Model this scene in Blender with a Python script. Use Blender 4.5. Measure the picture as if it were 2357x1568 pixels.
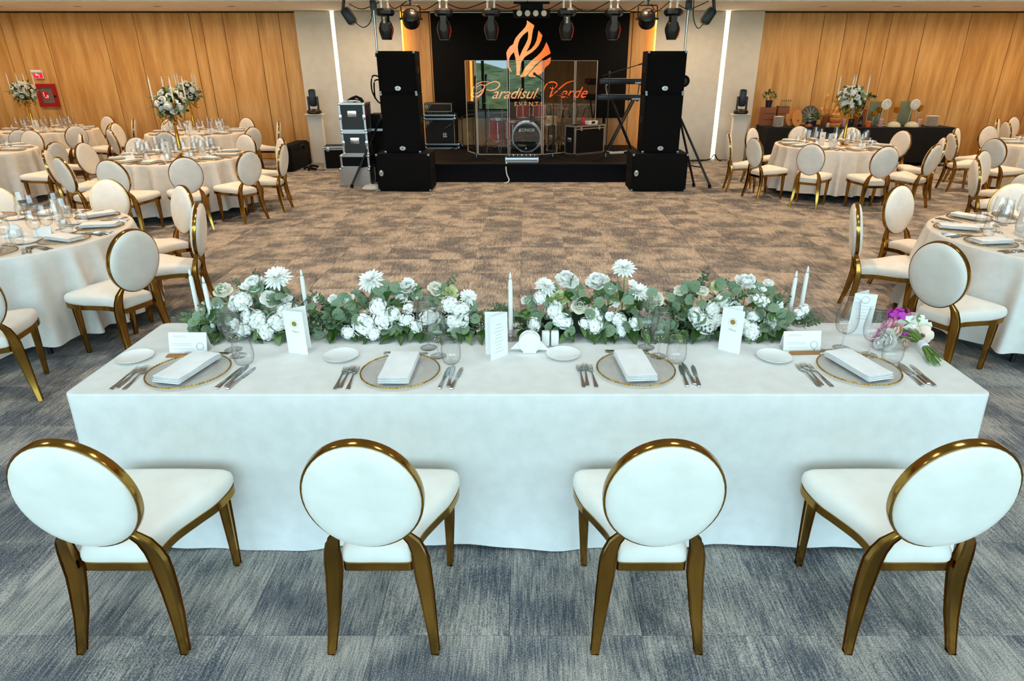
import bpy, bmesh, math, random
from mathutils import Vector, Matrix, Euler

# ------------------------------------------------------------------ scene, camera, light
for o in list(bpy.data.objects):
    bpy.data.objects.remove(o, do_unlink=True)
SC = bpy.context.scene
COL = SC.collection
random.seed(7)
PI = math.pi
R = math.radians
sin, cos = math.sin, math.cos

# camera found from the verticals (nadir point) and the 3.66 x 0.76 m head table
CAM_H, PITCH, FPX, PX0, PY0 = 1.96, R(23.5), 1463.0, 1214.0, 784.0
cam = bpy.data.cameras.new('camera')
camo = bpy.data.objects.new('camera', cam)
COL.objects.link(camo)
camo.location = (0, 0, CAM_H)
camo.rotation_euler = (PI / 2 - PITCH, 0, 0)
cam.sensor_width = 36.0
cam.lens = FPX / 2357.0 * 36.0
cam.shift_x = -(PX0 - 1178.5) / 2357.0
cam.clip_start, cam.clip_end = 0.05, 300
SC.camera = camo

SC.view_settings.view_transform = 'Standard'
SC.view_settings.look = 'None'
SC.view_settings.gamma = 1.0
SC.view_settings.use_curve_mapping = False
SC.view_settings.exposure = 0.0

W = bpy.data.worlds.new('sky')
SC.world = W
W.use_nodes = True
wn = W.node_tree
bg = wn.nodes['Background']
bg.inputs['Color'].default_value = (0.56, 0.84, 1.0, 1)
bg.inputs['Strength'].default_value = 5.6

def portal(name, loc, sx, sz, rot):
    l = bpy.data.lights.new(name, 'AREA')
    l.shape = 'RECTANGLE'
    l.size, l.size_y = sx, sz
    l.cycles.is_portal = True
    o = bpy.data.objects.new(name, l)
    COL.objects.link(o)
    o.location = loc
    o.rotation_euler = rot
    return o

YWIN = -4.2
portal('window_portal', (-.2, YWIN - 0.05, 2.05), 23.8, 4.0, (-PI / 2, 0, PI))

def pray(px, py):
    u, v = (px - PX0) / FPX, (PY0 - py) / FPX
    c, s = cos(PITCH), sin(PITCH)
    return Vector((u, c + v * s, -s + v * c))
def atz(px, py, z=0.0):
    d = pray(px, py); t = (z - CAM_H) / d.z
    return Vector((d.x * t, d.y * t, z))
def aty(px, py, y):
    d = pray(px, py); t = y / d.y
    return Vector((d.x * t, y, CAM_H + d.z * t))
def proj(x, y, z):
    z -= CAM_H
    c, s = cos(PITCH), sin(PITCH)
    f = y * c - z * s
    return PX0 + FPX * x / f, PY0 - FPX * (y * s + z * c) / f
def inframe(x, y, z, m=40):
    a, b = proj(x, y, z)
    return -m < a < 2357 + m and -m < b < 1568 + m

# ------------------------------------------------------------------ materials
def lin(c):
    if isinstance(c, str):
        c = [int(c[i:i + 2], 16) / 255 for i in (0, 2, 4)]
    return tuple((x / 12.92 if x <= .04045 else ((x + .055) / 1.055) ** 2.4) for x in c) + (1,)
class Nt:
    def __init__(s, m):
        s.t = m.node_tree; s.n = s.t.nodes; s.l = s.t.links
    def add(s, typ, **kw):
        n = s.n.new('ShaderNode' + typ)
        for k, v in kw.items():
            if k in n.inputs: n.inputs[k].default_value = v
            else: setattr(n, k, v)
        return n
    def link(s, a, b): s.l.new(a, b)
M = {}
def mat(name, col='ffffff', rough=.5, metal=0., **kw):
    m = bpy.data.materials.new(name); m.use_nodes = True
    b = m.node_tree.nodes['Principled BSDF']
    b.inputs['Base Color'].default_value = lin(col)
    b.inputs['Roughness'].default_value = rough
    b.inputs['Metallic'].default_value = metal
    for k, v in kw.items():
        b.inputs[k.replace('_', ' ')].default_value = v
    M[name] = m
    return m
def bsdf(m): return m.node_tree.nodes['Principled BSDF']
def ramp(nt, fac, stops):
    r = nt.add('ValToRGB'); e = r.color_ramp.elements
    while len(e) < len(stops): e.new(.5)
    for el, (p, c) in zip(e, stops):
        el.position = p; el.color = lin(c) if isinstance(c, str) else c
    nt.link(fac, r.inputs['Fac'])
    return r
def noisy(name, c0, c1, scale=8, detail=4, rough=.6, metal=0., stretch=(1, 1, 1), lo=.35, hi=.65, bump=0., bscale=None, coord='Object', **kw):
    m = mat(name, c0, rough, metal, **kw); nt = Nt(m); b = bsdf(m)
    tc = nt.add('TexCoord'); mp = nt.add('Mapping')
    mp.inputs['Scale'].default_value = stretch
    if coord == 'World':
        g = nt.add('NewGeometry'); nt.link(g.outputs['Position'], mp.inputs['Vector'])
    else:
        nt.link(tc.outputs[coord], mp.inputs['Vector'])
    n = nt.add('TexNoise'); n.inputs['Scale'].default_value = scale; n.inputs['Detail'].default_value = detail
    nt.link(mp.outputs[0], n.inputs['Vector'])
    r = ramp(nt, n.outputs[0], [(lo, c0), (hi, c1)])
    nt.link(r.outputs[0], b.inputs['Base Color'])
    if bump:
        n2 = nt.add('TexNoise'); n2.inputs['Scale'].default_value = bscale or scale * 4; n2.inputs['Detail'].default_value = 3
        nt.link(mp.outputs[0], n2.inputs['Vector'])
        bp = nt.add('Bump'); bp.inputs['Strength'].default_value = bump; bp.inputs['Distance'].default_value = .01
        nt.link(n2.outputs[0], bp.inputs['Height']); nt.link(bp.outputs[0], b.inputs['Normal'])
    return m
def glassy(name, tint=(1, 1, 1), rough=0.02, base=.06, blend=.35, edge=0.):
    m = bpy.data.materials.new(name); m.use_nodes = True; nt = Nt(m)
    nt.n.remove(bsdf(m)); out = nt.n['Material Output']
    tr = nt.add('BsdfTransparent'); tr.inputs[0].default_value = (*tint, 1)
    gl = nt.add('BsdfGlossy'); gl.inputs['Roughness'].default_value = rough
    lw = nt.add('LayerWeight'); lw.inputs[0].default_value = blend
    mr = nt.add('MapRange'); mr.inputs['To Min'].default_value = base; mr.inputs['To Max'].default_value = .6
    nt.link(lw.outputs['Facing'], mr.inputs['Value'])
    mp = nt.add('Math', operation='POWER'); nt.link(lw.outputs['Facing'], mp.inputs[0]); mp.inputs[1].default_value = 5.0
    nt.link(mp.outputs[0], mr.inputs['Value'])
    if edge:  # tint darkens at grazing angles, imitating refraction by colour
        m3 = nt.add('Math', operation='POWER'); nt.link(lw.outputs['Facing'], m3.inputs[0]); m3.inputs[1].default_value = 2.2
        r_ = ramp(nt, m3.outputs[0], [(0, (*tint, 1)), (1, (tint[0] * edge, tint[1] * edge, tint[2] * edge, 1))]); nt.link(r_.outputs[0], tr.inputs[0])
    mx = nt.add('MixShader'); nt.link(mr.outputs[0], mx.inputs[0]); nt.link(tr.outputs[0], mx.inputs[1]); nt.link(gl.outputs[0], mx.inputs[2])
    nt.link(mx.outputs[0], out.inputs[0])
    M[name] = m
    return m
def emis(name, col, s):
    m = mat(name, col, .6); b = bsdf(m)
    b.inputs['Emission Color'].default_value = lin(col); b.inputs['Emission Strength'].default_value = s
    return m

def carpet_mat():
    m = mat('carpet', '888888', .95); nt = Nt(m); b = bsdf(m)
    b.inputs['Specular IOR Level'].default_value = .1
    g = nt.add('NewGeometry')
    off = nt.add('VectorMath', operation='SUBTRACT'); off.inputs[1].default_value = (-0.07, 1.74, 0)
    nt.link(g.outputs['Position'], off.inputs[0])
    dv = nt.add('VectorMath', operation='SCALE'); dv.inputs['Scale'].default_value = 2.0
    nt.link(off.outputs[0], dv.inputs[0])
    fl = nt.add('VectorMath', operation='FLOOR'); nt.link(dv.outputs[0], fl.inputs[0])
    fx = nt.add('VectorMath', operation='MULTIPLY'); fx.inputs[1].default_value = (1, 1, 0)
    nt.link(fl.outputs[0], fx.inputs[0])
    wn_ = nt.add('TexWhiteNoise', noise_dimensions='2D'); nt.link(fx.outputs[0], wn_.inputs['Vector'])
    sc = nt.add('VectorMath', operation='SCALE'); sc.inputs['Scale'].default_value = 30.0
    nt.link(wn_.outputs['Color'], sc.inputs[0])
    ad = nt.add('VectorMath', operation='ADD'); nt.link(off.outputs[0], ad.inputs[0]); nt.link(sc.outputs[0], ad.inputs[1])
    n1 = nt.add('TexNoise'); n1.inputs['Scale'].default_value = 3.0; n1.inputs['Detail'].default_value = 2.5; n1.inputs['Roughness'].default_value = .55
    nt.link(ad.outputs[0], n1.inputs['Vector'])
    mp = nt.add('Mapping'); mp.inputs['Scale'].default_value = (150, 9, 1); nt.link(ad.outputs[0], mp.inputs['Vector'])
    n2 = nt.add('TexNoise'); n2.inputs['Scale'].default_value = 1.0; n2.inputs['Detail'].default_value = 3
    nt.link(mp.outputs[0], n2.inputs['Vector'])
    n3 = nt.add('TexNoise'); n3.inputs['Scale'].default_value = 230; n3.inputs['Detail'].default_value = 2
    nt.link(ad.outputs[0], n3.inputs['Vector'])
    # patch mask
    mr = nt.add('MapRange'); mr.inputs['From Min'].default_value = .38; mr.inputs['From Max'].default_value = .62
    nt.link(n1.outputs[0], mr.inputs['Value'])
    a1 = nt.add('Math', operation='MULTIPLY_ADD'); nt.link(n2.outputs[0], a1.inputs[0]); a1.inputs[1].default_value = 1.35
    a1.inputs[2].default_value = -.675
    a2 = nt.add('Math', operation='MULTIPLY_ADD'); nt.link(n3.outputs[0], a2.inputs[0]); a2.inputs[1].default_value = 1.7
    a2.inputs[2].default_value = -.85
    s1 = nt.add('Math', operation='MULTIPLY_ADD'); nt.link(mr.outputs[0], s1.inputs[0]); s1.inputs[1].default_value = .44; s1.inputs[2].default_value = .28
    s2 = nt.add('Math', operation='ADD'); nt.link(s1.outputs[0], s2.inputs[0]); nt.link(a1.outputs[0], s2.inputs[1])
    s3 = nt.add('Math', operation='ADD'); nt.link(s2.outputs[0], s3.inputs[0]); nt.link(a2.outputs[0], s3.inputs[1])
    r = ramp(nt, s3.outputs[0], [(.0, '454b56'), (.3, '676a6f'), (.62, '98948f'), (1., 'c4bdb4')])
    nt.link(r.outputs[0], b.inputs['Base Color'])
    bp = nt.add('Bump'); bp.inputs['Strength'].default_value = .25; bp.inputs['Distance'].default_value = .003
    nt.link(s3.outputs[0], bp.inputs['Height']); nt.link(bp.outputs[0], b.inputs['Normal'])
    return m
carpet_mat()

def wood_mat(name, dark, mid, light, rough=.45):
    m = mat(name, mid, rough); nt = Nt(m); b = bsdf(m)
    g = nt.add('NewGeometry'); oi = nt.add('ObjectInfo')
    sc = nt.add('Math', operation='MULTIPLY'); sc.inputs[1].default_value = 40
    nt.link(oi.outputs['Random'], sc.inputs[0])
    ad = nt.add('VectorMath', operation='ADD'); nt.link(g.outputs['Position'], ad.inputs[0])
    cb = nt.add('CombineXYZ'); nt.link(sc.outputs[0], cb.inputs[0]); nt.link(sc.outputs[0], cb.inputs[2]); nt.link(cb.outputs[0], ad.inputs[1])
    mp = nt.add('Mapping'); mp.inputs['Scale'].default_value = (5, 5, .55); nt.link(ad.outputs[0], mp.inputs['Vector'])
    n1 = nt.add('TexNoise'); n1.inputs['Scale'].default_value = 1.2; n1.inputs['Detail'].default_value = 6; n1.inputs['Roughness'].default_value = .6
    nt.link(mp.outputs[0], n1.inputs['Vector'])
    mp2 = nt.add('Mapping'); mp2.inputs['Scale'].default_value = (60, 60, 2.5); nt.link(ad.outputs[0], mp2.inputs['Vector'])
    n2 = nt.add('TexNoise'); n2.inputs['Scale'].default_value = 1.0; n2.inputs['Detail'].default_value = 3
    nt.link(mp2.outputs[0], n2.inputs['Vector'])
    mx = nt.add('Math', operation='MULTIPLY_ADD'); nt.link(n2.outputs[0], mx.inputs[0]); mx.inputs[1].default_value = .35
    nt.link(n1.outputs[0], mx.inputs[2])
    r = ramp(nt, mx.outputs[0], [(.48, dark), (.66, mid), (.85, light)])
    nt.link(r.outputs[0], b.inputs['Base Color'])
    return m
wood_mat('oak', 'b27f44', 'cb9a58', 'dcb072')
noisy('plaster', 'd9d7d0', 'e0ded8', 6, 3, .8, coord='World')
noisy('ceiling_paint', 'e9e5dd', 'efece6', 3, 2, .85, coord='World')
mat('joint_black', '14100c', .8)
noisy('cream_velvet', 'e4dfd5', 'efebe3', 7, 4, .75, lo=.3, hi=.62, Sheen_Weight=.3)
noisy('gold_steel', '9f7636', 'b98d46', 3, 2, .15, 1.0)
noisy('linen', 'e2e1dd', 'e9e8e5', 14, 4, .7, bump=.05, bscale=300)
noisy('linen_round', 'dedbd4', 'e6e3dd', 14, 4, .6, bump=.04, bscale=300)
mat('black_linen', '0c0c0f', .8)
mat('table_metal', '17181b', .5, .3)
mat('table_wood', '8a6a48', .6)
noisy('black_cover', '060606', '0d0d0e', 180, 3, .9, coord='Object', bump=.3, bscale=400, Specular_IOR_Level=.2)
mat('black_plastic', '101114', .35)
mat('black_matte', '08080a', .8, Specular_IOR_Level=.25)
mat('dark_grey', '2a2b2e', .5)
mat('steel', 'c8c9ca', .22, 1.0)
mat('cutlery_steel', 'bfc1c4', .18, 1.0)
mat('aluminium', 'bfc1c2', .35, 1.0)
mat('white_gloss', 'f0efec', .18)
mat('white_paper', 'f4f3ef', .7)
mat('candle_wax', 'f5f3ee', .45, Subsurface_Weight=.15)
glassy('glass', (.985, .985, .985), .01, .10, .35, .30)
glassy('glass_thin', (.99, .99, .99), .015, .13, .35, .45)
glassy('glass_plate', (.975, .97, .965), .22, .10)
glassy('acrylic', (.97, .97, .96), .005, .085)
glassy('crystal', (.97, .97, .97), .02, .25)

# ------------------------------------------------------------------ mesh builder
class MB:
    def __init__(s): s.v = []; s.f = []
    def add(s, vs, fs, mx=None):
        n = len(s.v)
        if mx is not None: vs = [mx @ Vector(v) for v in vs]
        s.v += [tuple(v) for v in vs]; s.f += [tuple(i + n for i in f) for f in fs]
        return s
    def merge(s, o, mx=None): return s.add(o.v, o.f, mx)
    def box(s, c, d, mx=None, ch=0.):
        x, y, z = d[0] / 2, d[1] / 2, d[2] / 2
        if ch <= 0:
            vs = [(c[0] + a * x, c[1] + b * y, c[2] + e * z) for e in (-1, 1) for b in (-1, 1) for a in (-1, 1)]
            fs = [(0, 2, 3, 1), (4, 5, 7, 6), (0, 1, 5, 4), (2, 6, 7, 3), (0, 4, 6, 2), (1, 3, 7, 5)]
            return s.add(vs, fs, mx)
        bm = bmesh.new(); bmesh.ops.create_cube(bm, size=1)
        for v in bm.verts: v.co = Vector((c[0] + v.co.x * d[0], c[1] + v.co.y * d[1], c[2] + v.co.z * d[2]))
        bmesh.ops.bevel(bm, geom=list(bm.edges), offset=ch, segments=2, profile=.6, affect='EDGES')
        bm.verts.index_update()
        vs = [v.co.copy() for v in bm.verts]; fs = [[v.index for v in f.verts] for f in bm.faces]; bm.free()
        return s.add(vs, fs, mx)
    def lathe(s, prof, n=16, mx=None, sx=1, sy=1, cap=True):
        vs = []; fs = []; k = len(prof)
        for i in range(n):
            a = 2 * PI * i / n
            for r, z in prof: vs.append((r * cos(a) * sx, r * sin(a) * sy, z))
        for i in range(n):
            j = (i + 1) % n
            for q in range(k - 1):
                fs.append((i * k + q, j * k + q, j * k + q + 1, i * k + q + 1))
        if cap:
            if prof[0][0] > 1e-6: fs.append(tuple(i * k for i in reversed(range(n))))
            if prof[-1][0] > 1e-6: fs.append(tuple(i * k + k - 1 for i in range(n)))
        return s.add(vs, fs, mx)
    def cyl(s, p0, p1, r0, r1=None, n=10, cap=True):
        p0, p1 = Vector(p0), Vector(p1); r1 = r0 if r1 is None else r1
        d = p1 - p0; q = d.to_track_quat('Z', 'Y').to_matrix().to_4x4()
        return s.lathe([(r0, 0), (r1, d.length)], n, Matrix.Translation(p0) @ q, cap=cap)
    def tube(s, pts, r=.005, n=6, closed=False):
        pts = [Vector(p) for p in pts]; k = len(pts); vs = []; fs = []
        up = Vector((0, 0, 1))
        for i, p in enumerate(pts):
            a = pts[i - 1] if (i or closed) else pts[0]; b = pts[(i + 1) % k] if (i < k - 1 or closed) else pts[-1]
            t = (b - a).normalized() if (b - a).length > 1e-9 else Vector((0, 0, 1))
            u = t.cross(up) if abs(t.z) < .95 else t.cross(Vector((1, 0, 0)))
            u.normalize(); w = u.cross(t)
            rr = r[i] if isinstance(r, (list, tuple)) else r
            for j in range(n):
                an = 2 * PI * j / n
                vs.append(p + (u * cos(an) + w * sin(an)) * rr)
        for i in range(k if closed else k - 1):
            i2 = (i + 1) % k
            for j in range(n):
                j2 = (j + 1) % n
                fs.append((i * n + j, i * n + j2, i2 * n + j2, i2 * n + j))
        if not closed:
            fs.append(tuple(reversed(range(n)))); fs.append(tuple(range((k - 1) * n, k * n)))
        return s.add(vs, fs)
    def rpath(s, pts, mx=None):          # rectangular section path: (x, y, z, wx, wy)
        vs = []; fs = []; k = len(pts)
        for x, y, z, wx, wy in pts:
            b = min(wx, wy) * .13
            for a, c in ((-1, -1), (1, -1), (1, 1), (-1, 1)):
                vs.append((x + a * (wx / 2 - (b if a * c > 0 else 0)), y + c * (wy / 2 - (0 if a * c > 0 else b)), z))
                vs.append((x + a * (wx / 2 - (0 if a * c > 0 else b)), y + c * (wy / 2 - (b if a * c > 0 else 0)), z))
        for i in range(k - 1):
            for j in range(8):
                j2 = (j + 1) % 8
                fs.append((i * 8 + j, i * 8 + j2, i * 8 + 8 + j2, i * 8 + 8 + j))
        fs.append(tuple(reversed(range(8)))); fs.append(tuple(range((k - 1) * 8, k * 8)))
        return s.add(vs, fs, mx)
    def poly(s, pts, d, mx=None):        # polygon in xz, thickness d along +y
        n = len(pts); vs = [(x, 0, z) for x, z in pts] + [(x, d, z) for x, z in pts]
        fs = [tuple(range(n)), tuple(reversed(range(n, 2 * n)))] + [(i, n + i, n + (i + 1) % n, (i + 1) % n) for i in range(n)]
        return s.add(vs, fs, mx)
    def mesh(s, name, smooth=True, ang=38):
        me = bpy.data.meshes.new(name); me.from_pydata(s.v, [], s.f)
        bm = bmesh.new(); bm.from_mesh(me); bmesh.ops.recalc_face_normals(bm, faces=bm.faces); bm.to_mesh(me); bm.free()
        if smooth:
            me.shade_smooth(); me.set_sharp_from_angle(angle=R(ang))
        return me
def mkobj(name, data, parent=None):
    o = bpy.data.objects.new(name, data); COL.objects.link(o)
    if parent: o.parent = parent
    return o
def part(name, mb, m, parent=None, smooth=True, ang=38, label=None):
    me = mb.mesh(name, smooth, ang) if isinstance(mb, MB) else mb
    if m is not None and not me.materials: me.materials.append(M[m] if isinstance(m, str) else m)
    o = mkobj(name, me, parent)
    if label: o['label'] = label
    return o
def tag(o, label, cat, group=None):
    o['label'] = label; o['category'] = cat
    if group: o['group'] = group
    return o
def thing(name, label, cat, loc=(0, 0, 0), rz=0., group=None):
    o = mkobj(name, None); o.empty_display_size = .05
    o.location = loc; o.rotation_euler = (0, 0, rz)
    return tag(o, label, cat, group)
def struct(name, mb, m, smooth=False):
    o = part(name, mb, m, None, smooth); o['kind'] = 'structure'
    return o
def dup(root, loc=None, rz=None, label=None, group=None, parent=None):
    r = root.copy(); COL.objects.link(r)
    if parent is not None: r.parent = parent
    if loc is not None: r.location = loc
    if rz is not None: r.rotation_euler = (root.rotation_euler.x, root.rotation_euler.y, rz) if not isinstance(rz, (tuple, Euler)) else rz
    if label: r['label'] = label
    if group: r['group'] = group
    for ch in KIDS(root): dup(ch, parent=r)
    return r
_kids = {}
def KIDS(o):
    return [c for c in _kids.get(o.name, o.children)]
def freeze(o):                            # remember children once (children lookups are slow in big scenes)
    ks = list(o.children); _kids[o.name] = ks
    for k in ks: freeze(k)
    return o
def text(name, body, size, m, parent=None, loc=(0, 0, 0), rot=(PI / 2, 0, 0), shear=0., ext=.001, align='CENTER', space=1.0):
    c = bpy.data.curves.new(name, 'FONT'); c.body = body; c.size = size; c.extrude = ext; c.shear = shear
    c.align_x = align; c.align_y = 'CENTER'; c.space_character = space; c.resolution_u = 3
    f = bpy.data.objects.new(name + '_curve', c); COL.objects.link(f)
    me_ = bpy.data.meshes.new_from_object(f.evaluated_get(bpy.context.evaluated_depsgraph_get()))
    bpy.data.objects.remove(f, do_unlink=True); bpy.data.curves.remove(c)
    me_.materials.clear(); me_.materials.append(M[m])
    o = mkobj(name, me_, parent); o.location = loc; o.rotation_euler = rot
    return o

# ------------------------------------------------------------------ the room
YB, YW, ZS, ZC, XL, XR = 14.80, 14.66, 2.965, 4.30, -13.0, 12.6
NADA = []
fl = struct('floor', MB().box((-.2, 5.3, -.056), (XR - XL, 19.4, .10)), 'carpet')
tile_me = MB().box((.25, .25, -.003), (.4984, .4984, .006)).mesh('carpet_tile', False); tile_me.materials.append(M['carpet'])
tiles = []
for i in range(-27, 26):
    for j in range(-12, 27):
        x0, y0 = -.07 + i * .5, 1.74 + j * .5
        if x0 < XL or x0 + .5 > XR + .3 or y0 + .5 > YB + .2: continue
        vis = any(inframe(x0 + a, y0 + b, 0, 5) for a in (0, .5) for b in (0, .5)) and y0 > .3
        tiles.append((0 if vis else 1, math.hypot(x0 + .25, y0 + .25), x0, y0))
tiles.sort()
for _, _, x0, y0 in tiles[:300]:
    o = mkobj('carpet_tile', tile_me, fl); o.location = (x0, y0, 0)
rest = MB()
for _, _, x0, y0 in tiles[300:]: rest.box((x0 + .25, y0 + .25, -.003), (.4984, .4984, .006))
o = part('carpet_field', rest, 'carpet', fl, False); o['kind'] = 'stuff'

PXL = [-13.0, -12.35, -11.75, -11.0, -10.75, -10.12, -8.89, -8.20, -7.04, -6.80, -6.34, -5.64, -5.18, -4.78]
PXR = [4.87, 6.18, 6.65, 7.12, 7.585, 8.30, 9.23, 10.17, 10.9, 11.7, 12.6]
wb = struct('wall_back', MB().box((-.2, YB + .13, 1.6), (XR - XL, .2, 3.3)), 'joint_black')
def planks(xs, y, z0, z1, parent, nm='wood_panel'):
    for a, b in zip(xs[:-1], xs[1:]):
        part(nm, MB().box(((a + b) / 2, y + .014, (z0 + z1) / 2), (b - a - .012, .03, z1 - z0), ch=.002), 'oak', parent, False)
planks(PXL, YB - .0, .005, ZS - .025, wb)
planks(PXR, YB - .0, .005, ZS - .025, wb)
planks([-2.66, -2.05, -1.2, -.3, .6, 1.5, 2.2, 2.74], YB - .0, .005, ZS - .025, wb)
for a, b in ((-4.79, -4.06), (-3.985, -2.62), (2.68, 4.085), (4.175, 4.88)):
    part('white_panel', MB().box(((a + b) / 2, YW + .06, ZS / 2), (b - a, .14, ZS - .01), ch=.003), 'plaster', wb, False)
emis('led_warm_white', 'ffe9c0', 7.0)
emis('led_amber', 'ffb347', 8.0)
for x0, x1 in ((-4.06, -3.985), (4.085, 4.175)):
    led = tag(part('led_strip', MB().box(((x0 + x1) / 2, YW + .035, ZS / 2), (x1 - x0 - .004, .02, ZS - .03)), 'led_warm_white', None, False),
              'tall warm white light strip set between white wall panels, ' + ('fire cabinet side of the stage' if x0 < 0 else 'buffet side of the stage'), 'light strip', 'tall wall light strips')
for x in (-2.612, 2.672):
    tag(part('led_edge_strip', MB().box((x, YW + .075, ZS / 2), (.012, .06, ZS - .03)), 'led_amber', None, False),
        'thin amber light strip along the white panel edge beside the black screen, ' + ('fire cabinet side' if x < 0 else 'buffet side'), 'light strip', 'amber edge lights by the screen')
struct('trim_1', MB().box((-.2, YB - .01, ZS - .011), (XR - XL, .04, .02)), 'joint_black')
struct('ceiling', MB().box((-.2, 4.15, ZC + .05), (XR - XL, 16.9, .1)), 'ceiling_paint')
struct('ceiling_soffit', MB().box((-.2, (12.5 + YB + .2) / 2, (ZS + ZC) / 2 + .05), (XR - XL, YB + .2 - 12.5, ZC - ZS + .1)), 'ceiling_paint')
for nm, x, sgn in (('wall_left', XL, -1), ('wall_right', XR, 1)):
    w = struct(nm, MB().box((x + sgn * .1, 5.3, 2.15), (.2, 19.4, 4.4)), 'joint_black')
    ys = [-4.2 + 1.055 * k for k in range(19)]
    for a, b in zip(ys[:-1], ys[1:]):
        part('wood_panel', MB().box((x - sgn * .014, (a + b) / 2, ZC / 2), (.03, b - a - .012, ZC - .02)), 'oak', w, False)
# window wall behind the camera
mat('window_frame', '2b2c2e', .4)
wf = struct('wall_window', MB().box((-12.6, YWIN, 2.15), (.8, .2, 4.3)).box((12.2, YWIN, 2.15), (.8, .2, 4.3)).box((-.2, YWIN, 4.18), (24, .2, .24)).box((-.2, YWIN, .03), (24, .2, .06)), 'plaster')
for k in range(12):
    x = -11.2 + k * 2.0
    w = struct('window_%d' % (k + 1), MB().box((x - .97, YWIN, 2.06), (.06, .08, 4.0)).box((x + .97, YWIN, 2.06), (.06, .08, 4.0)).box((x, YWIN, .09), (1.88, .08, .06)).box((x, YWIN, 4.03), (1.88, .08, .06)).box((x, YWIN, 2.9), (1.88, .06, .05)), 'window_frame')
# the meadow and wooded slope outside that the glass and screens reflect
noisy('meadow', '667a44', '7f9058', .4, 4, .9, coord='World')
gm = MB().add([(-120, -4.4, -.15), (120, -4.4, -.15), (120, -60, -4.5), (-120, -60, -4.5), (120, -110, -4.5), (-120, -110, -4.5)], [(0, 3, 2, 1), (3, 5, 4, 2)])
struct('ground_outside', gm, 'meadow')
noisy('tree_green', '36451e', 'a3a868', .9, 10, .9, coord='World', lo=.3, hi=.7)
hb = MB(); hv = []; nx, nz = 80, 14
rh = random.Random(3)
for i in range(nx + 1):
    for j in range(nz + 1):
        x = -75 + 150 * i / nx; t = j / nz
        hv.append((x * 1.4, -26 - 26 * t + rh.uniform(-1, 1), -2.3 + (5.0 + 1.2 * sin(x * .08) + .6 * sin(x * .31)) * t ** .6 + rh.uniform(-.35, .35)))
hb.add(hv, [(i * (nz + 1) + j, (i + 1) * (nz + 1) + j, (i + 1) * (nz + 1) + j + 1, i * (nz + 1) + j + 1) for i in range(nx) for j in range(nz)])
h = part('forest_hillside', hb, 'tree_green'); h['kind'] = 'stuff'; tag(h, 'wooded green hillside outside the tall windows', 'hillside')

# downlights in the ceiling
mat('lamp_trim', 'e8e6e0', .4)
emis('lamp_disc', 'ffd9a0', 12)
def downlight(x, y, z, watts, spread=150, size=.16, col=(1.0, .66, .39), lit=True):
    t = thing('ceiling_downlight', 'round recessed warm downlight, unseen in the ceiling', 'ceiling light', (x, y, z), 0, 'recessed ceiling downlights')
    part('trim_ring', MB().lathe([(.075, 0), (.09, 0), (.09, -.003), (.075, -.003), (.075, 0)], 20, cap=False), 'lamp_trim', t)
    part('lens', MB().lathe([(0, -.003), (.074, -.003)], 20, cap=False), 'lamp_disc' if lit else 'dark_grey', t)
    l = bpy.data.lights.new('downlight', 'AREA'); l.shape = 'DISK'; l.size = size; l.energy = watts; l.color = col; l.spread = R(spread)
    lo = mkobj('downlight_lamp', l, t); lo.location = (0, 0, -.006)
WARM = 26
for y in (6.0, 8.6, 11.2):
    for x in (-10.5, -7.5, -4.5, -1.5, 1.5, 4.5, 7.5, 10.5):
        downlight(x, y, ZC, WARM, 82)
for x in (-11.5, -10, -8.5, -7, -5.6, -3.4, -2.35, 2.4, 3.5, 5.6, 7, 8.5, 10, 11.3):  # unseen soffit row, added to brighten the back wall
    downlight(x, 13.55, ZS, 17, 165, .12, (1.0, .69, .42), False)
# unseen cool fill panels, added to brighten the head table from above
emis('fill_diffuser', 'eef6ff', 2.0)
for x in (-4.4, -1.5, 1.5, 4.4):
    for y in (.6, 3.2):
        t = thing('fill_panel_light', 'square white fill panel, added unseen above the head table', 'ceiling light', (x, y, ZC), 0, 'added fill light panels')
        part('frame', MB().box((0, -.31, -.01), (.64, .02, .02)).box((0, .31, -.01), (.64, .02, .02)).box((-.31, 0, -.01), (.02, .6, .02)).box((.31, 0, -.01), (.02, .6, .02)), 'lamp_trim', t, False)
        part('diffuser', MB().box((0, 0, -.006), (.6, .6, .004)), 'fill_diffuser', t, False)
        l = bpy.data.lights.new('panel', 'AREA'); l.shape = 'SQUARE'; l.size = .58; l.energy = 21; l.color = (.86, .95, 1.0)
        lo = mkobj('fill_panel_lamp', l, t); lo.location = (0, 0, -.025)
# ------------------------------------------------------------------ chair with oval back
def oval_pad(a, b, prof, n=40):          # prof: (scale, y)
    m = MB(); vs = []; k = len(prof)
    for i in range(n):
        an = 2 * PI * i / n
        for s_, y in prof: vs.append((a * s_ * cos(an), y, b * s_ * sin(an)))
    fs = [(i * k + q, ((i + 1) % n) * k + q, ((i + 1) % n) * k + q + 1, i * k + q + 1) for i in range(n) for q in range(k - 1)]
    m.add(vs, fs)
    return m
def smooth_outline(half, n=8):           # half outline (x>=0) back to front -> closed loop, Catmull-Rom
    pts = half + [(-x, y) for x, y in reversed(half) if x > 1e-6]
    out = []
    k = len(pts)
    for i in range(k):
        p0, p1, p2, p3 = [Vector(pts[(i + q) % k]) for q in (-1, 0, 1, 2)]
        for s_ in range(n):
            t = s_ / n
            out.append(.5 * ((2 * p1) + (p2 - p0) * t + (2 * p0 - 5 * p1 + 4 * p2 - p3) * t * t + (3 * p1 - p0 - 3 * p2 + p3) * t ** 3))
    return out
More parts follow.
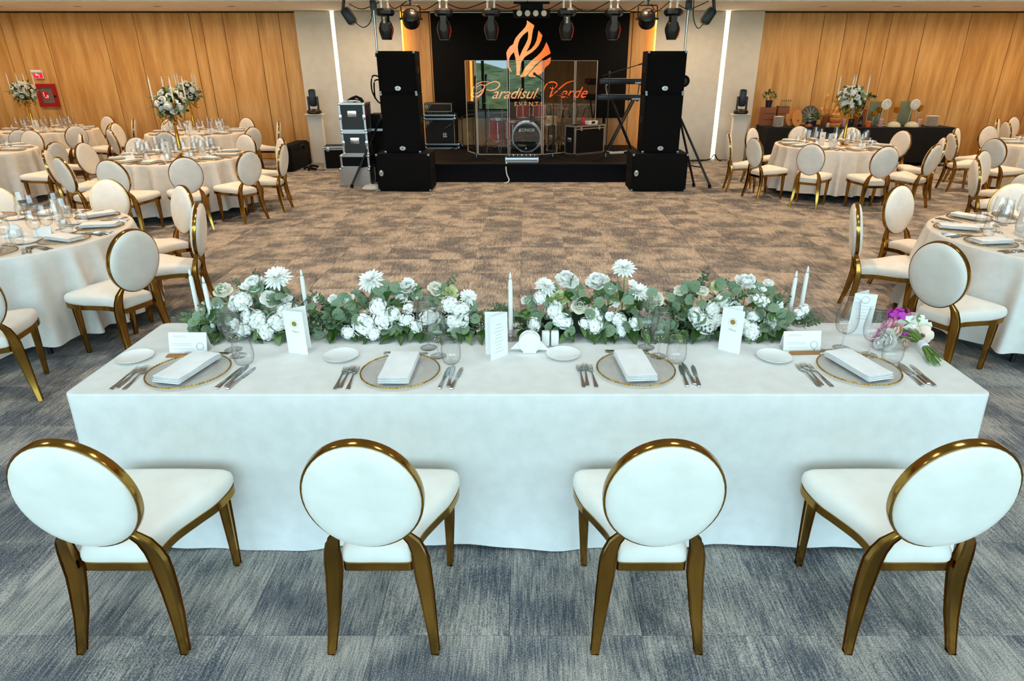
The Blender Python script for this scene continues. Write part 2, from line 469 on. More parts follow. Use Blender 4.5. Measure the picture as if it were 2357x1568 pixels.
def make_chair():
    t = thing('banquet_chair', 'cream oval-back chair', 'chair')
    tilt = Matrix.Translation((0, -.250, .703)) @ Matrix.Rotation(R(9), 4, 'X')
    pad = oval_pad(.189, .222, [(.0001, -.042), (.5, -.041), (.8, -.037), (.93, -.030), (.985, -.018), (.99, 0), (.985, .018), (.93, .030), (.8, .037), (.5, .041), (.0001, .042)])
    part('backrest', MB().merge(pad, tilt), 'cream_velvet', t)
    ring = oval_pad(.189, .222, [(.985, -.014), (1.022, -.014), (1.026, -.011), (1.026, .011), (1.022, .014), (.985, .014)], 56)
    part('back_ring', MB().merge(ring, tilt), 'gold_steel', t)
    half = [(0, -.188), (.09, -.188), (.122, -.18), (.125, -.12), (.142, -.05), (.186, .03), (.228, .10), (.247, .165), (.249, .21), (.232, .234), (.17, .240), (0, .243)]
    ol = smooth_outline(half, 5); n = len(ol)
    def loft(levels):
        m = MB(); vs = []
        for s_, z, dy in levels:
            for p in ol: vs.append((p.x * s_, .02 + (p.y - .02) * s_ + dy, z + .10 * p.y))
        k = len(levels)
        m.add(vs, [(q * n + i, q * n + (i + 1) % n, (q + 1) * n + (i + 1) % n, (q + 1) * n + i) for q in range(k - 1) for i in range(n)] +
              [tuple(reversed(range(n))), tuple(range((k - 1) * n, k * n))])
        return m
    part('seat', loft([(.97, .386, 0), (.995, .397, 0), (1.0, .414, 0), (.985, .433, 0), (.94, .447, 0), (.85, .456, 0), (.65, .463, 0), (.35, .467, 0)]), 'cream_velvet', t, ang=70)
    part('seat_frame', loft([(.965, .350, 0), (.992, .352, 0), (.992, .385, 0), (.965, .386, 0)]), 'gold_steel', t)
    for s_ in (-1, 1):
        part('leg', MB().rpath([(s_ * .192, .205, 0, .026, .028), (s_ * .197, .2, .12, .031, .032), (s_ * .202, .192, .24, .038, .038), (s_ * .205, .187, .378, .044, .042)]), 'gold_steel', t)
        part('leg', MB().rpath([(s_ * .188, -.238, 0, .030, .030), (s_ * .181, -.221, .07, .034, .033), (s_ * .172, -.203, .15, .043, .038), (s_ * .163, -.190, .25, .051, .041), (s_ * .156, -.185, .32, .056, .043),
                                (s_ * .153, -.187, .385, .056, .043), (s_ * .148, -.196, .435, .049, .039), (s_ * .137, -.208, .485, .042, .034), (s_ * .122, -.219, .515, .034, .03), (s_ * .108, -.226, .538, .026, .026)]), 'gold_steel', t)
    return freeze(t)
CH = make_chair()
ch_used = [0]
def chair(x, y, face, label, group):
    rz = face - PI / 2
    if not ch_used[0]:
        ch_used[0] = 1; CH.location = (x, y, 0); CH.rotation_euler = (0, 0, rz); CH['label'] = label; CH['group'] = group
        return CH
    return dup(CH, (x, y, 0), rz, label, group)
for x, wh in ((-1.43, 'at the setting beside the paired candles'), (-.5215, 'at the setting between the two standing menus'), (.4325, 'at the setting beside salt and pepper'), (1.35, 'at the setting beside the bouquet')):
    chair(x, 1.905, PI / 2, 'cream oval-back chair tucked under the head table ' + wh, 'chairs along the head table')

TB = {'L1': (-4.08, 4.83, 'round table next to head table, hose-cabinet side'),
      'R1': (4.04, 4.69, 'round table next to head table, buffet side'),
      'L2': (-4.94, 9.27, 'candelabra table between dance floor and hose cabinet'),
      'L4': (-6.31, 12.75, 'round table numbered 17'),
      'L3': (-9.54, 13.2, 'round table under the red hose cabinet'),
      'L5': (-8.45, 9.89, 'round table in front of hose-cabinet table'),
      'R2': (4.95, 10.67, 'round table in front of the buffet'),
      'R3': (8.67, 10.77, 'round table past the buffet end'),
      'R4': (10.95, 13.0, 'corner table behind the table past buffet end'),
      'R5': (6.75, 7.3, 'round table midway between buffet and head table')}
CHAIRS = {'L1': [(-22, 1.42), (15, 1.39), (54, 1.41), (92, 1.48), (129, 1.44), (-59, 1.6)],
          'R1': [(-152, 1.53), (160, 1.40), (113, 1.39), (67, 1.5)],
          'L2': [(-157, 1.5), (-121, 1.46), (-91, 1.48), (-60, 1.44), (-29, 1.45), (2, 1.44), (39, 1.44), (75, 1.45), (106, 1.44), (139, 1.44), (171, 1.44)],
          'L4': [(-132, 1.44), (178, 1.56), (136, 1.46), (76, 1.46), (21, 1.43), (-28, 1.48), (-82, 1.56)],
          'L3': [(-66, 1.8), (-37, 1.46), (-11, 1.53), (26, 1.5), (76, 1.47)],
          'L5': [(-10, 1.55), (38, 1.46), (92, 1.46), (-62, 1.45)],
          'R2': [(171, 1.62), (128, 1.5), (-161, 1.5), (-125, 1.52), (-89, 1.52), (-58, 1.54), (-17, 1.5), (24, 1.54), (56, 1.5), (89, 1.5)],
          'R3': [(174, 1.64), (134, 1.46), (98, 1.44), (-156, 1.64)],
          'R4': [(172, 1.46), (142, 1.46), (110, 1.46)],
          'R5': [(161, 1.44), (121, 1.48), (-160, 1.58)]}
for k, lst in CHAIRS.items():
    cx, cy, ph = TB[k]
    for ang, rr in lst:
        a = R(ang); d = rr - .235
        chair(cx + d * cos(a), cy + d * sin(a), a + PI, 'cream oval-back chair with gold frame at the ' + ph, 'chairs around ' + ph)

# ------------------------------------------------------------------ round tables and cloths
ZT = .765
def round_cloth(seed, hem=.11, folds=23):
    rg = random.Random(seed); n = 336; rows = 14; m = MB(); vs = []
    ph = [rg.uniform(0, 6.28) for _ in range(6)]
    for q in range(rows + 1):
        for i in range(n):
            a = 2 * PI * i / n
            if q <= 3:
                r = [.3, .885, .899, .905][q]; z = [ZT, ZT, ZT - .002, ZT - .010][q]
            else:
                t = (q - 3) / (rows - 3)
                w = a * folds + 1.3 * sin(2 * a + ph[0]) + .9 * sin(5 * a + ph[1])
                amp = .068 * t ** .65 * (.7 + .45 * sin(3 * a + ph[2]) * sin(7 * a + ph[3]))
                c = cos(w) + .28 * cos(2 * w + .7)
                r = .905 + .055 * t + amp * c + .006 * t * sin(13 * a + ph[4])
                z = ZT - .010 - (ZT - .010 - hem - .012 * sin(2 * a + ph[5])) * t
            vs.append((r * cos(a), r * sin(a), z))
    m.add(vs, [(q * n + i, q * n + (i + 1) % n, (q + 1) * n + (i + 1) % n, (q + 1) * n + i) for q in range(rows) for i in range(n)] + [tuple(range(n))])
    return m
RT = None
for k, (cx, cy, ph) in TB.items():
    if RT is None:
        RT = thing('round_table', 'x', 'table')
        part('tabletop', MB().lathe([(0, .735), (.89, .735), (.895, .745), (.89, .757), (0, .757)], 48, cap=False), 'table_wood', RT)
        for s1, s2 in ((1, 1), (1, -1), (-1, 1), (-1, -1)):
            part('leg', MB().tube([(s1 * .5, s2 * .5, .735), (s1 * .56, s2 * .56, .02), (s1 * .56, s2 * .56, 0)], .016, 8), 'table_metal', RT)
        freeze(RT); t = RT
    else: t = dup(RT)
    t.location = (cx, cy, 0)
    t['label'] = 'folding table under cloth, the ' + ph; t['group'] = 'round banquet tables'
    c = part('tablecloth', round_cloth(sum(map(ord, k))), 'linen_round', None, ang=80); c.location = (cx, cy, 0)
    tag(c, 'pale satin cloth falling in folds over the ' + ph, 'tablecloth', 'round tablecloths')

# ------------------------------------------------------------------ head table
X0, X1, Y0, Y1 = -1.835, 1.838, 2.212, 2.975
ht = thing('banquet_table', 'long head table hidden under its white cloth', 'table', (0, 2.5935, 0))
for sx in (-1, 1):
    part('tabletop', MB().box((sx * .913, 0, .742), (1.80, .73, .03), ch=.004), 'table_wood', ht)
    for ax in (-.75, .75):
        for ay in (-.28, .28):
            part('leg', MB().tube([(sx * .913 + ax, ay, .728), (sx * .913 + ax, ay, 0)], .015, 8), 'table_metal', ht)
def head_cloth():
    m = MB(); vs = []; rc = .035; per = []
    corners = [(X1 - rc, Y0 + rc, -PI / 2), (X1 - rc, Y1 - rc, 0), (X0 + rc, Y1 - rc, PI / 2), (X0 + rc, Y0 + rc, PI)]
    nxt = {0: 14, 1: 70, 2: 14, 3: 70}
    for q, (cx, cy, a0) in enumerate(corners):
        for i in range(13):
            a = a0 + PI / 2 * i / 12; per.append((cx + rc * cos(a), cy + rc * sin(a), cos(a), sin(a), sin(PI * i / 12)))
        c2 = corners[(q + 1) % 4]; a = a0 + PI / 2
        p0 = (cx + rc * cos(a), cy + rc * sin(a)); p1 = (c2[0] + rc * cos(a), c2[1] + rc * sin(a)); L = nxt[q]
        for i in range(1, L): per.append((p0[0] + (p1[0] - p0[0]) * i / L, p0[1] + (p1[1] - p0[1]) * i / L, cos(a), sin(a), 0.))
    n = len(per); rows = [(-.02, ZT), (-.006, ZT), (-.0015, ZT - .0015), (0, ZT - .006)] + [(0, ZT - .006 - (ZT - .018) * i / 12) for i in range(1, 13)]
    zb = .012
    for q, (off, z) in enumerate(rows):
        t = max(0, (ZT - .006 - z) / (ZT - .018))
        for x, y, nx, ny, k in per:
            s_ = x * 1.0 + y * 1.7
            wv = .010 * sin(s_ * 5.1 + 1) + .007 * sin(s_ * 11.3 + 2.2) + .004 * sin(s_ * 23)
            o_ = off + t * .012 + t * t * wv + k * .045 * t ** 1.5
            front = 1 if ny < -.5 else 0
            # two slanting drape folds near the far end of the front
            if front: o_ += t * .006 * sin((x - .5 * z) * 14) * max(0, min(1, (x - .7) * 1.5))
            vs.append((x + nx * o_, y + ny * o_, z + (.012 * sin(s_ * 4.2) * t * t if q == len(rows) - 1 else 0) + (.0 if q else 0)))
    m.add(vs, [(q * n + i, q * n + (i + 1) % n, (q + 1) * n + (i + 1) % n, (q + 1) * n + i) for q in range(len(rows) - 1) for i in range(n)] + [tuple(range(n))])
    for i, v in enumerate(m.v):
        if v[2] < .004: m.v[i] = (v[0], v[1], .004)
    return m
tag(part('tablecloth', head_cloth(), 'linen', None, ang=80), 'plain white cloth hanging to the floor over the long head table', 'tablecloth')
# ------------------------------------------------------------------ tableware
def strip(rows, mx=None):                 # rows: (y, half width, z, thickness)
    m = MB(); vs = []
    for y, w, z, th in rows: vs += [(-w, y, z), (w, y, z), (w * .8, y, z + th), (-w * .8, y, z + th)]
    k = len(rows)
    m.add(vs, [(i * 4 + j, i * 4 + (j + 1) % 4, i * 4 + 4 + (j + 1) % 4, i * 4 + 4 + j) for i in range(k - 1) for j in range(4)] + [(3, 2, 1, 0), tuple(range(k * 4 - 4, k * 4))], mx)
    return m
def handle_rows(): return [(-.100, .004, .001, .002), (-.098, .008, .001, .003), (-.085, .0095, .001, .003), (-.05, .0065, .003, .003), (-.01, .004, .006, .003), (.02, .0032, .008, .003)]
def fork_mb():
    m = strip(handle_rows() + [(.035, .004, .007, .0025), (.045, .0105, .005, .002), (.055, .0125, .003, .002), (.064, .0125, .003, .002)])
    for i in range(4):
        x = -.0108 + i * .0072
        m.merge(strip([(.063, .0019, .003, .002), (.085, .0016, .004, .0016), (.102, .0008, .008, .001)], Matrix.Translation((x, 0, 0))))
    return m
def knife_mb():
    return strip([(-.100, .004, .001, .003), (-.098, .0085, .001, .005), (-.08, .0095, .001, .006), (-.03, .0065, .001, .006), (0, .0055, .001, .005), (.004, .0085, .002, .003), (.05, .0105, .002, .002), (.085, .009, .002, .0015), (.103, .003, .002, .001)])
def spoon_mb():
    return strip(handle_rows() + [(.035, .004, .006, .002), (.05, .013, .003, .002), (.07, .0165, .002, .002), (.088, .0125, .004, .002), (.098, .003, .007, .001)])
ME = {}
def me(name, mb, m, ang=38):
    q = mb.mesh(name, True, ang); q.materials.append(M[m]); ME[name] = q
    return q
me('fork', fork_mb(), 'cutlery_steel'); me('knife', knife_mb(), 'cutlery_steel'); me('spoon', spoon_mb(), 'cutlery_steel')
me('side_plate', MB().lathe([(0, .004), (.042, .004), (.05, .006), (.073, .013), (.0755, .0145), (.076, .013), (.052, .002), (.045, 0), (0, 0)], 36, cap=False), 'white_gloss')
def charger_mb():
    m = MB(); n = 144; prof = [(.0001, .004), (.08, .004), (.092, .006), (.096, .009), (.10, .008), (.13, .010), (.163, .012), (.163, .009), (.12, .006), (.09, .001), (.0001, .001)]
    vs = []; k = len(prof)
    for i in range(n):
        a = 2 * PI * i / n; w = .0018 * (1 if i % 2 else -1)
        for q, (r, z) in enumerate(prof):
            vs.append((r * cos(a), r * sin(a), z + (w if q in (4, 5, 6) else 0)))
    m.add(vs, [(i * k + q, ((i + 1) % n) * k + q, ((i + 1) % n) * k + q + 1, i * k + q + 1) for i in range(n) for q in range(k - 1)])
    return m
me('charger_glass', charger_mb(), 'glass_plate', 60)
noisy('gold_bead', 'a67c2c', 'd9b45a', 60, 2, .25, 1.0)
me('beaded_rim', MB().tube([(.164 * cos(a), .164 * sin(a), .0115) for a in [2 * PI * i / 216 for i in range(216)]], [.0024 if i % 3 else .0044 for i in range(216)], 6, True), 'gold_bead', 80)
noisy('napkin', 'eeeeee', 'f5f5f4', 20, 3, .75, bump=.06, bscale=200)
def slab(w, y0, y1, z0, th, wav=0.):
    m = MB(); vs = []; N = 10; prof = [(-th / 2, 0)] ; k = 8; ys = [y0 + (y1 - y0) * i / N for i in range(N + 1)]
    for i, y in enumerate(ys):
        zz = z0 + wav * sin(y * 28) * (1 if i else .5)
        for j in range(k):
            a = 2 * PI * j / k; e = cos(a); f = sin(a)
            yy = y
            vs.append(((abs(e) ** .35) * (1 if e > 0 else -1) * w, yy, zz + th / 2 + f * th / 2 * (.55 if i in (0, N) else 1)))
    m.add(vs, [(i * k + j, i * k + (j + 1) % k, i * k + k + (j + 1) % k, i * k + k + j) for i in range(N) for j in range(k)] + [tuple(reversed(range(k))), tuple(range(N * k, N * k + k))])
    return m
nm = slab(.064, -.135, .132, 0, .007)
nm.merge(slab(.0635, -.131, .134, .007, .007, .0005)); nm.merge(slab(.063, -.126, .134, .0135, .007, .001)); nm.merge(slab(.062, -.128, .13, .0205, .006, .0016))
me('napkin', nm, 'napkin')
WB = [(.0001, .070), (.012, .0715), (.026, .078), (.037, .090), (.0435, .107), (.0465, .128), (.0465, .148), (.0435, .175), (.0395, .205), (.037, .230), (.0362, .230), (.0388, .205), (.0427, .175), (.0456, .148), (.0456, .129), (.0425, .108), (.036, .092), (.024, .080), (.0001, .0755)]
me('wine_bowl', MB().lathe(WB[:10], 30, cap=False), 'glass', 60)
me('wine_rim', MB().tube([(.0368 * cos(a), .0368 * sin(a), .230) for a in [2 * PI * i / 32 for i in range(32)]], .0009, 5, True), 'crystal', 80)
me('tumbler_rim', MB().tube([(.0352 * cos(a), .0352 * sin(a), .115) for a in [2 * PI * i / 32 for i in range(32)]], .0010, 5, True), 'crystal', 80)
me('wine_stem', MB().lathe([(.008, .012), (.0045, .02), (.0035, .035), (.0038, .055), (.006, .067), (.010, .071)], 10), 'glass', 60)
me('wine_foot', MB().lathe([(.0001, 0), (.037, 0), (.038, .0015), (.030, .005), (.012, .010), (.006, .015), (.0001, .015)], 28, cap=False), 'glass', 60)
me('tumbler', MB().lathe([(.0001, 0), (.026, 0), (.034, .006), (.041, .022), (.0435, .042), (.0425, .065), (.039, .092), (.0355, .115)], 28, cap=False), 'glass', 60)
simple = MB(); [simple.merge(MB().lathe(p, 18, cap=False)) for p in ([q for q in WB[:10]], [(.008, .012), (.0038, .03), (.0038, .058), (.010, .072)], [(.0001, .001), (.037, .001), (.03, .005), (.006, .014)])]
me('wine_glass', simple, 'glass_thin', 60)
me('tumbler_low', MB().lathe([(.0001, .002), (.026, .002), (.034, .006), (.0435, .042), (.0425, .065), (.0355, .115)], 18, cap=False), 'glass_thin', 60)

def one(name, mesh, loc, rz, label, cat, group=None):
    o = mkobj(name, ME[mesh]); o.location = loc; o.rotation_euler = (0, 0, rz) if not isinstance(rz, tuple) else rz
    return tag(o, label, cat, group)
rj = random.Random(11)
_ct = {}
def charger(loc, rz, ph, grp):
    if 'c' not in _ct:
        t = thing('charger_plate', 'x', 'plate'); part('glass_disc', ME['charger_glass'], None, t); part('beaded_rim', ME['beaded_rim'], None, t)
        _ct['c'] = freeze(t); o = t; o.location = loc; o['label'] = 'gold-rimmed clear charger plate ' + ph; o['group'] = grp
        return o
    return dup(_ct['c'], loc, rz, 'gold-rimmed clear charger plate ' + ph, grp)
def wine(loc, ph, grp, s=1.):
    lb = ('large' if s > .98 else 'smaller') + ' stemmed wine glass ' + ph
    k = 'w'
    if k not in _ct:
        t = thing('wine_glass', 'x', 'glass'); part('bowl', ME['wine_bowl'], None, t); part('rim', ME['wine_rim'], None, t); part('stem', ME['wine_stem'], None, t); part('foot', ME['wine_foot'], None, t)
        _ct[k] = freeze(t); o = t; o.location = loc
    else: o = dup(_ct[k], loc, rj.uniform(0, 3))
    o.scale = (s, s, s if s > .98 else .96); o['label'] = lb; o['group'] = ('large ' if s > .98 else 'smaller ') + grp
    return o

HT = 'on the head table'
SET = [  # plate, napkin turn, side plate, glasses a, b, tumbler
    ((-1.428, 2.408), -12, (-1.733, 2.546), (-1.340, 2.640), (-1.290, 2.575), (-1.229, 2.497), 'at the place setting beside the paired candles and name card, hose-cabinet end'),
    ((-.536, 2.408), -1, (-.826, 2.560), (-.453, 2.663), (-.397, 2.572), (-.332, 2.506), 'at the setting between the two white menus'),
    ((.460, 2.429), 5, (.159, 2.578), (.546, 2.668), (.583, 2.572), (.648, 2.512), 'at the setting beside salt and pepper'),
    ((1.408, 2.433), 16, (1.091, 2.550), (1.440, 2.660), (1.527, 2.585), (1.590, 2.515), 'at the setting beside the bridal bouquet')]
SHORT = ['at the head table end with paired candles', 'beside the tall wax-sealed menu', 'beside the white napkin holder', 'beside the bridal bouquet']
for i, (pc, nr, sp, ga, gb, tb, ph) in enumerate(SET):
    sh = SHORT[i]
    charger((pc[0], pc[1], ZT + .0005), .1 * i, sh, 'charger plates on the head table')
    one('folded_napkin', 'napkin', (pc[0] - .004, pc[1] + .006, ZT + .0135), R(nr), 'white folded cloth napkin lying on the charger ' + sh, 'napkin', 'folded napkins on the head table')
    one('side_plate', 'side_plate', (sp[0], sp[1], ZT + .0005), 0, 'small white bread plate ' + sh, 'plate', 'bread plates on the head table')
    wine((*ga, ZT + .0005), sh, 'wine glasses on the head table', 1.03); wine((*gb, ZT + .0005), sh, 'wine glasses on the head table', .95)
    tg = thing('tumbler', 'round stemless water glass ' + sh, 'glass', (*tb, ZT + .0005), 0, 'water glasses on the head table'); part('glass_body', ME['tumbler'], None, tg); part('rim', ME['tumbler_rim'], None, tg)
    for q, (dx, dy, a) in enumerate(((-.236, -.058, 1), (-.215, -.045, -2), (-.188, -.058, 3))):
        one('fork', 'fork', (pc[0] + dx, pc[1] + dy, ZT + .0003), R(a + nr * .2), 'steel dinner fork laid %s' % sh, 'fork', 'forks on the head table')
    for q, (dx, dy, a) in enumerate(((.192, -.052, -5), (.217, -.035, 0), (.243, -.055, -7))):
        one('knife', 'knife', (pc[0] + dx, pc[1] + dy, ZT + .0003), R(a + nr * .2), 'steel table knife laid %s' % sh, 'knife', 'knives on the head table')
    one('dessert_spoon', 'spoon', (pc[0] - .012, pc[1] + .19, ZT + .0003), R(90 + rj.uniform(-5, 5)), 'steel dessert spoon lying above the plate ' + sh, 'spoon', 'dessert spoons on the head table')

# menus and cards
mat('seal_gold', 'a8873a', .45, .4); mat('print_grey', 'b9b5aa', .8); mat('print_beige', 'c9b98e', .8); mat('copper_leather', '9a6a3a', .45)
def leaf_card(p0, p1, z0, h, th=.0012, lean=0.):
    p0, p1 = Vector((*p0, 0)), Vector((*p1, 0)); d = (p1 - p0).normalized(); nrm = Vector((-d.y, d.x, 0)) * th / 2
    a = [p0 - nrm, p1 - nrm, p1 + nrm, p0 + nrm]
    return MB().add([v + Vector((0, 0, z0)) for v in a] + [v + Vector((0, 0, z0 + h)) for v in a], [(0, 1, 2, 3), (4, 7, 6, 5), (0, 4, 5, 1), (1, 5, 6, 2), (2, 6, 7, 3), (3, 7, 4, 0)])
def scribble(x0, x1, z, amp, n, y=0., seed=1, r=.0004):
    rg = random.Random(seed); pts = []
    for i in range(n * 6):
        t = i / (n * 6 - 1); pts.append((x0 + (x1 - x0) * t + amp * .5 * sin(i * 1.05), y, z + amp * (cos(i * 1.05) + .8 * (rg.random() if i % 6 < 3 else 0))))
    return MB().tube(pts, r, 4)
MENUS = [((-1.077, 2.611), (-.982, 2.586), (-.993, 2.668), True, 'wax-sealed folded menu card beside the first candle-end setting', 0), ((-.088, 2.590), (-.160, 2.522), (-.187, 2.590), False, 'folded white menu card standing beside the napkin holder', 1),
         ((.871, 2.650), (.950, 2.590), (.965, 2.665), True, 'wax-sealed folded menu card beside the name card, bouquet end', 2), ((1.545, 2.835), (1.642, 2.815), (1.636, 2.885), False, 'tall white menu card standing behind the bridal bouquet glasses', 3)]
for hg, a, b, seal, lb, idx in MENUS:
    t = thing('menu_card', lb, 'menu', (hg[0], hg[1], ZT + .0005))
    rel = lambda p: (p[0] - hg[0], p[1] - hg[1])
    part('front_leaf', leaf_card((0, 0), rel(a), 0, .205), 'white_paper', t, False)
    part('back_leaf', leaf_card((0, 0), rel(b), 0, .205), 'white_paper', t, False)
    d = Vector((*rel(a), 0)); ang = math.atan2(d.y, d.x); mid = d * .52
    if d.x < 0: ang += PI
    off = Vector((sin(ang), -cos(ang), 0)) * .0012
    fm = Matrix.Translation(mid + off) @ Matrix.Rotation(ang, 4, 'Z')
    if seal:
        part('wax_seal', MB().merge(MB().lathe([(0, .0015), (.009, .0014), (.0115, .0008), (.012, 0)], 20, Matrix.Rotation(PI / 2, 4, 'X'), cap=False), fm @ Matrix.Translation((0, 0, .145))), 'seal_gold', t)
        part('seal_ring', MB().merge(MB().tube([(.019 * cos(q * .26), -.0003, .019 * sin(q * .26)) for q in range(24)], .0006, 4, True), fm @ Matrix.Translation((0, 0, .145))), 'print_grey', t)
        o = text('menu_lettering', 'Menu', .016, 'print_beige', t, fm @ Vector((0, -.0004, .108)), (PI / 2, 0, ang), .45, .0002)
    else:
        for q in range(9 if idx == 1 else 6):
            part('print_line', MB().merge(MB().box((0, 0, .16 - q * .016), (.03 + .012 * (q * 7 % 3), .0005, .0012)), fm), 'print_grey', t, False)
        if idx == 3: part('crest', MB().merge(MB().tube([(.017 * cos(q * .26), 0, .175 + .017 * sin(q * .26)) for q in range(24)], .001, 4, True), fm), 'print_grey', t)
def tent(x0, x1, y, lb, crest_x, ang=0.):
    t = thing('name_card', lb, 'card', ((x0 + x1) / 2, y, ZT + .0005), ang); w = x1 - x0; h = .088; dp = .05
    for s_, nm_ in ((1, 'front_leaf'), (-1, 'back_leaf')):
        y0 = 0 if s_ > 0 else dp
        part(nm_, MB().add([(-w / 2, y0, 0), (w / 2, y0, 0), (w / 2, dp / 2, h), (-w / 2, dp / 2, h), (-w / 2, y0 + .001 * s_, 0), (w / 2, y0 + .001 * s_, 0), (w / 2, dp / 2, h - .002), (-w / 2, dp / 2, h - .002)],
                           [(0, 1, 2, 3), (7, 6, 5, 4), (0, 4, 5, 1), (1, 5, 6, 2), (3, 2, 6, 7), (0, 3, 7, 4)]), 'white_paper', t, False)
    lean = Matrix.Translation((0, -.0008, 0)) @ Matrix.Rotation(-math.atan2(dp / 2, h), 4, 'X')
    part('script_lettering', MB().merge(scribble(-w * .40, -w * .02, .072, .004, 9), lean), 'print_beige', t)
    for z in (.040, .033, .016): part('print_line', MB().merge(MB().box((-w * .15 if z > .02 else -w * .12, 0, z), (w * (.52 if z > .02 else .55), .0004, .0012)), lean), 'print_grey', t, False)
    part('crest', MB().merge(MB().tube([(w * .32 + .016 * cos(q * .3927), 0, .028 + .016 * sin(q * .3927)) for q in range(16)], .0012, 4, True), lean), 'print_grey', t)
tent(-1.617, -1.446, 2.612, 'white tent name card beside the paired candles', .3)
tent(1.160, 1.332, 2.628, 'white tent name card beside the bread plate, bouquet end', .3, R(2))
for x, y, a, lb in ((-1.533, 2.574, 2, 'brown leather strip with gilt lettering beside the paired candles'), (1.240, 2.601, 3, 'brown leather strip with gilt lettering at the bouquet end')):
    t = thing('leather_strip', lb, 'strip', (x, y, ZT + .0005), R(a))
    m = MB(); vs = []
    for i in range(7):
        f = -1 + i / 3
        for s_ in (-1, 1):
            vs += [(s_ * (.074 - .01 * (f + 1)), f * .016, .010 * (1 - f * f)), (s_ * (.074 - .01 * (f + 1)), f * .016, .010 * (1 - f * f) + .0018)]
    m.add(vs, [(i * 4, i * 4 + 2, i * 4 + 6, i * 4 + 4) for i in range(6)] + [(i * 4 + 1, i * 4 + 5, i * 4 + 7, i * 4 + 3) for i in range(6)] + [(0, 1, 3, 2), (24, 26, 27, 25)] + [(i * 4, i * 4 + 4, i * 4 + 5, i * 4 + 1) for i in range(6)] + [(i * 4 + 2, i * 4 + 3, i * 4 + 7, i * 4 + 6) for i in range(6)])
    part('leather', m, 'copper_leather', t); part('gilt_lettering', MB().box((0, -.002, .0125), (.085, .003, .0006)), 'seal_gold', t, False)
# napkin holder, salt and pepper
t = thing('napkin_holder', 'round white ceramic napkin holder beside salt and pepper', 'napkin holder', (.010, 2.628, ZT + .0005))
disc = MB().lathe([(0, -.006), (.044, -.006), (.049, -.003), (.05, 0), (.049, .003), (.044, .006), (0, .006)], 32, Matrix.Rotation(PI / 2, 4, 'X'), cap=False)
for y in (-.018, .018): part('holder_disc', MB().merge(disc, Matrix.Translation((0, y, .046))), 'white_gloss', t)
part('holder_base', MB().box((0, 0, .004), (.06, .05, .008), ch=.002), 'white_gloss', t)
for q in range(5):
    o = part('paper_napkin', MB().poly([(-.088 + .004 * q, .012), (.088 - .006 * q, .012 + .002 * q), (.004 + .004 * q, .105 - .002 * q)], .0035, Matrix.Translation((0, -.010 + q * .0042, 0))), 'napkin', None, False)
    o.location = (.010, 2.628, ZT + .0005); o.rotation_euler = (0, 0, R(-3 + 2 * q)) ; tag(o, 'folded white paper napkin fanned in the round holder', 'napkin', 'paper napkins in the holder')
for x, lb in ((.084, 'white ceramic shaker touching the napkin holder'), (.126, 'white ceramic shaker standing farther from the napkin holder')):
    t = thing('shaker', lb, 'shaker', (x, 2.688, ZT + .0005), 0, 'salt and pepper shakers')
    part('body', MB().box((0, 0, .037), (.037, .030, .074), ch=.009), 'white_gloss', t)
    for q in range(3): part('pour_hole', MB().lathe([(0, .0742), (.0016, .0742)], 8, Matrix.Translation((-.005 + .005 * q, 0, 0)), cap=False), 'black_matte', t)
# candles
cand = [(-1.602, 2.893, .300, 'taller white taper of the pair, standing at the flower edge'), (-1.489, 2.788, .297, 'white taper of the pair standing beside the name card'), (-1.054, 2.842, .315, 'single white taper behind the wax-sealed menu'),
        (-.078, 2.762, .325, 'single white taper behind the napkin holder menu'), (1.265, 2.866, .30, 'white taper of the pair behind the bouquet-end name card'), (1.349, 2.940, .30, 'white taper of the pair rising from white bellflowers')]
for x, y, h, lb in cand:
    t = thing('candle_holder', 'small clear glass holder under the ' + lb.split(',')[0].replace('white taper', 'taper'), 'candle holder', (x, y, ZT + .0005), 0, 'glass candle holders')
    part('foot', MB().lathe([(.0001, 0), (.034, 0), (.035, .002), (.026, .006), (.012, .012), (.0001, .014)], 20, cap=False), 'crystal', t)
    part('cup', MB().lathe([(.010, .012), (.016, .02), (.014, .028), (.021, .036), (.020, .054), (.014, .054), (.013, .034)], 18, cap=False), 'crystal', t)
    t = thing('taper_candle', lb, 'candle', (x, y, ZT + .034), 0, 'taper candles on the head table')
    part('wax', MB().lathe([(0, 0), (.0105, 0), (.0112, .01), (.0095, h - .075), (.0075, h - .062), (.0065, h - .06), (0, h - .06)], 18, cap=False), 'candle_wax', t)
    part('flame_tip', MB().lathe([(0, h - .061), (.0045, h - .06), (.0062, h - .05), (.005, h - .038), (.0015, h - .028), (0, h - .026)], 12, cap=False), 'white_gloss', t)
    part('wick_ring', MB().lathe([(.0060, h - .0605), (.0062, h - .057), (.0056, h - .0565)], 12, cap=False), 'steel', t)

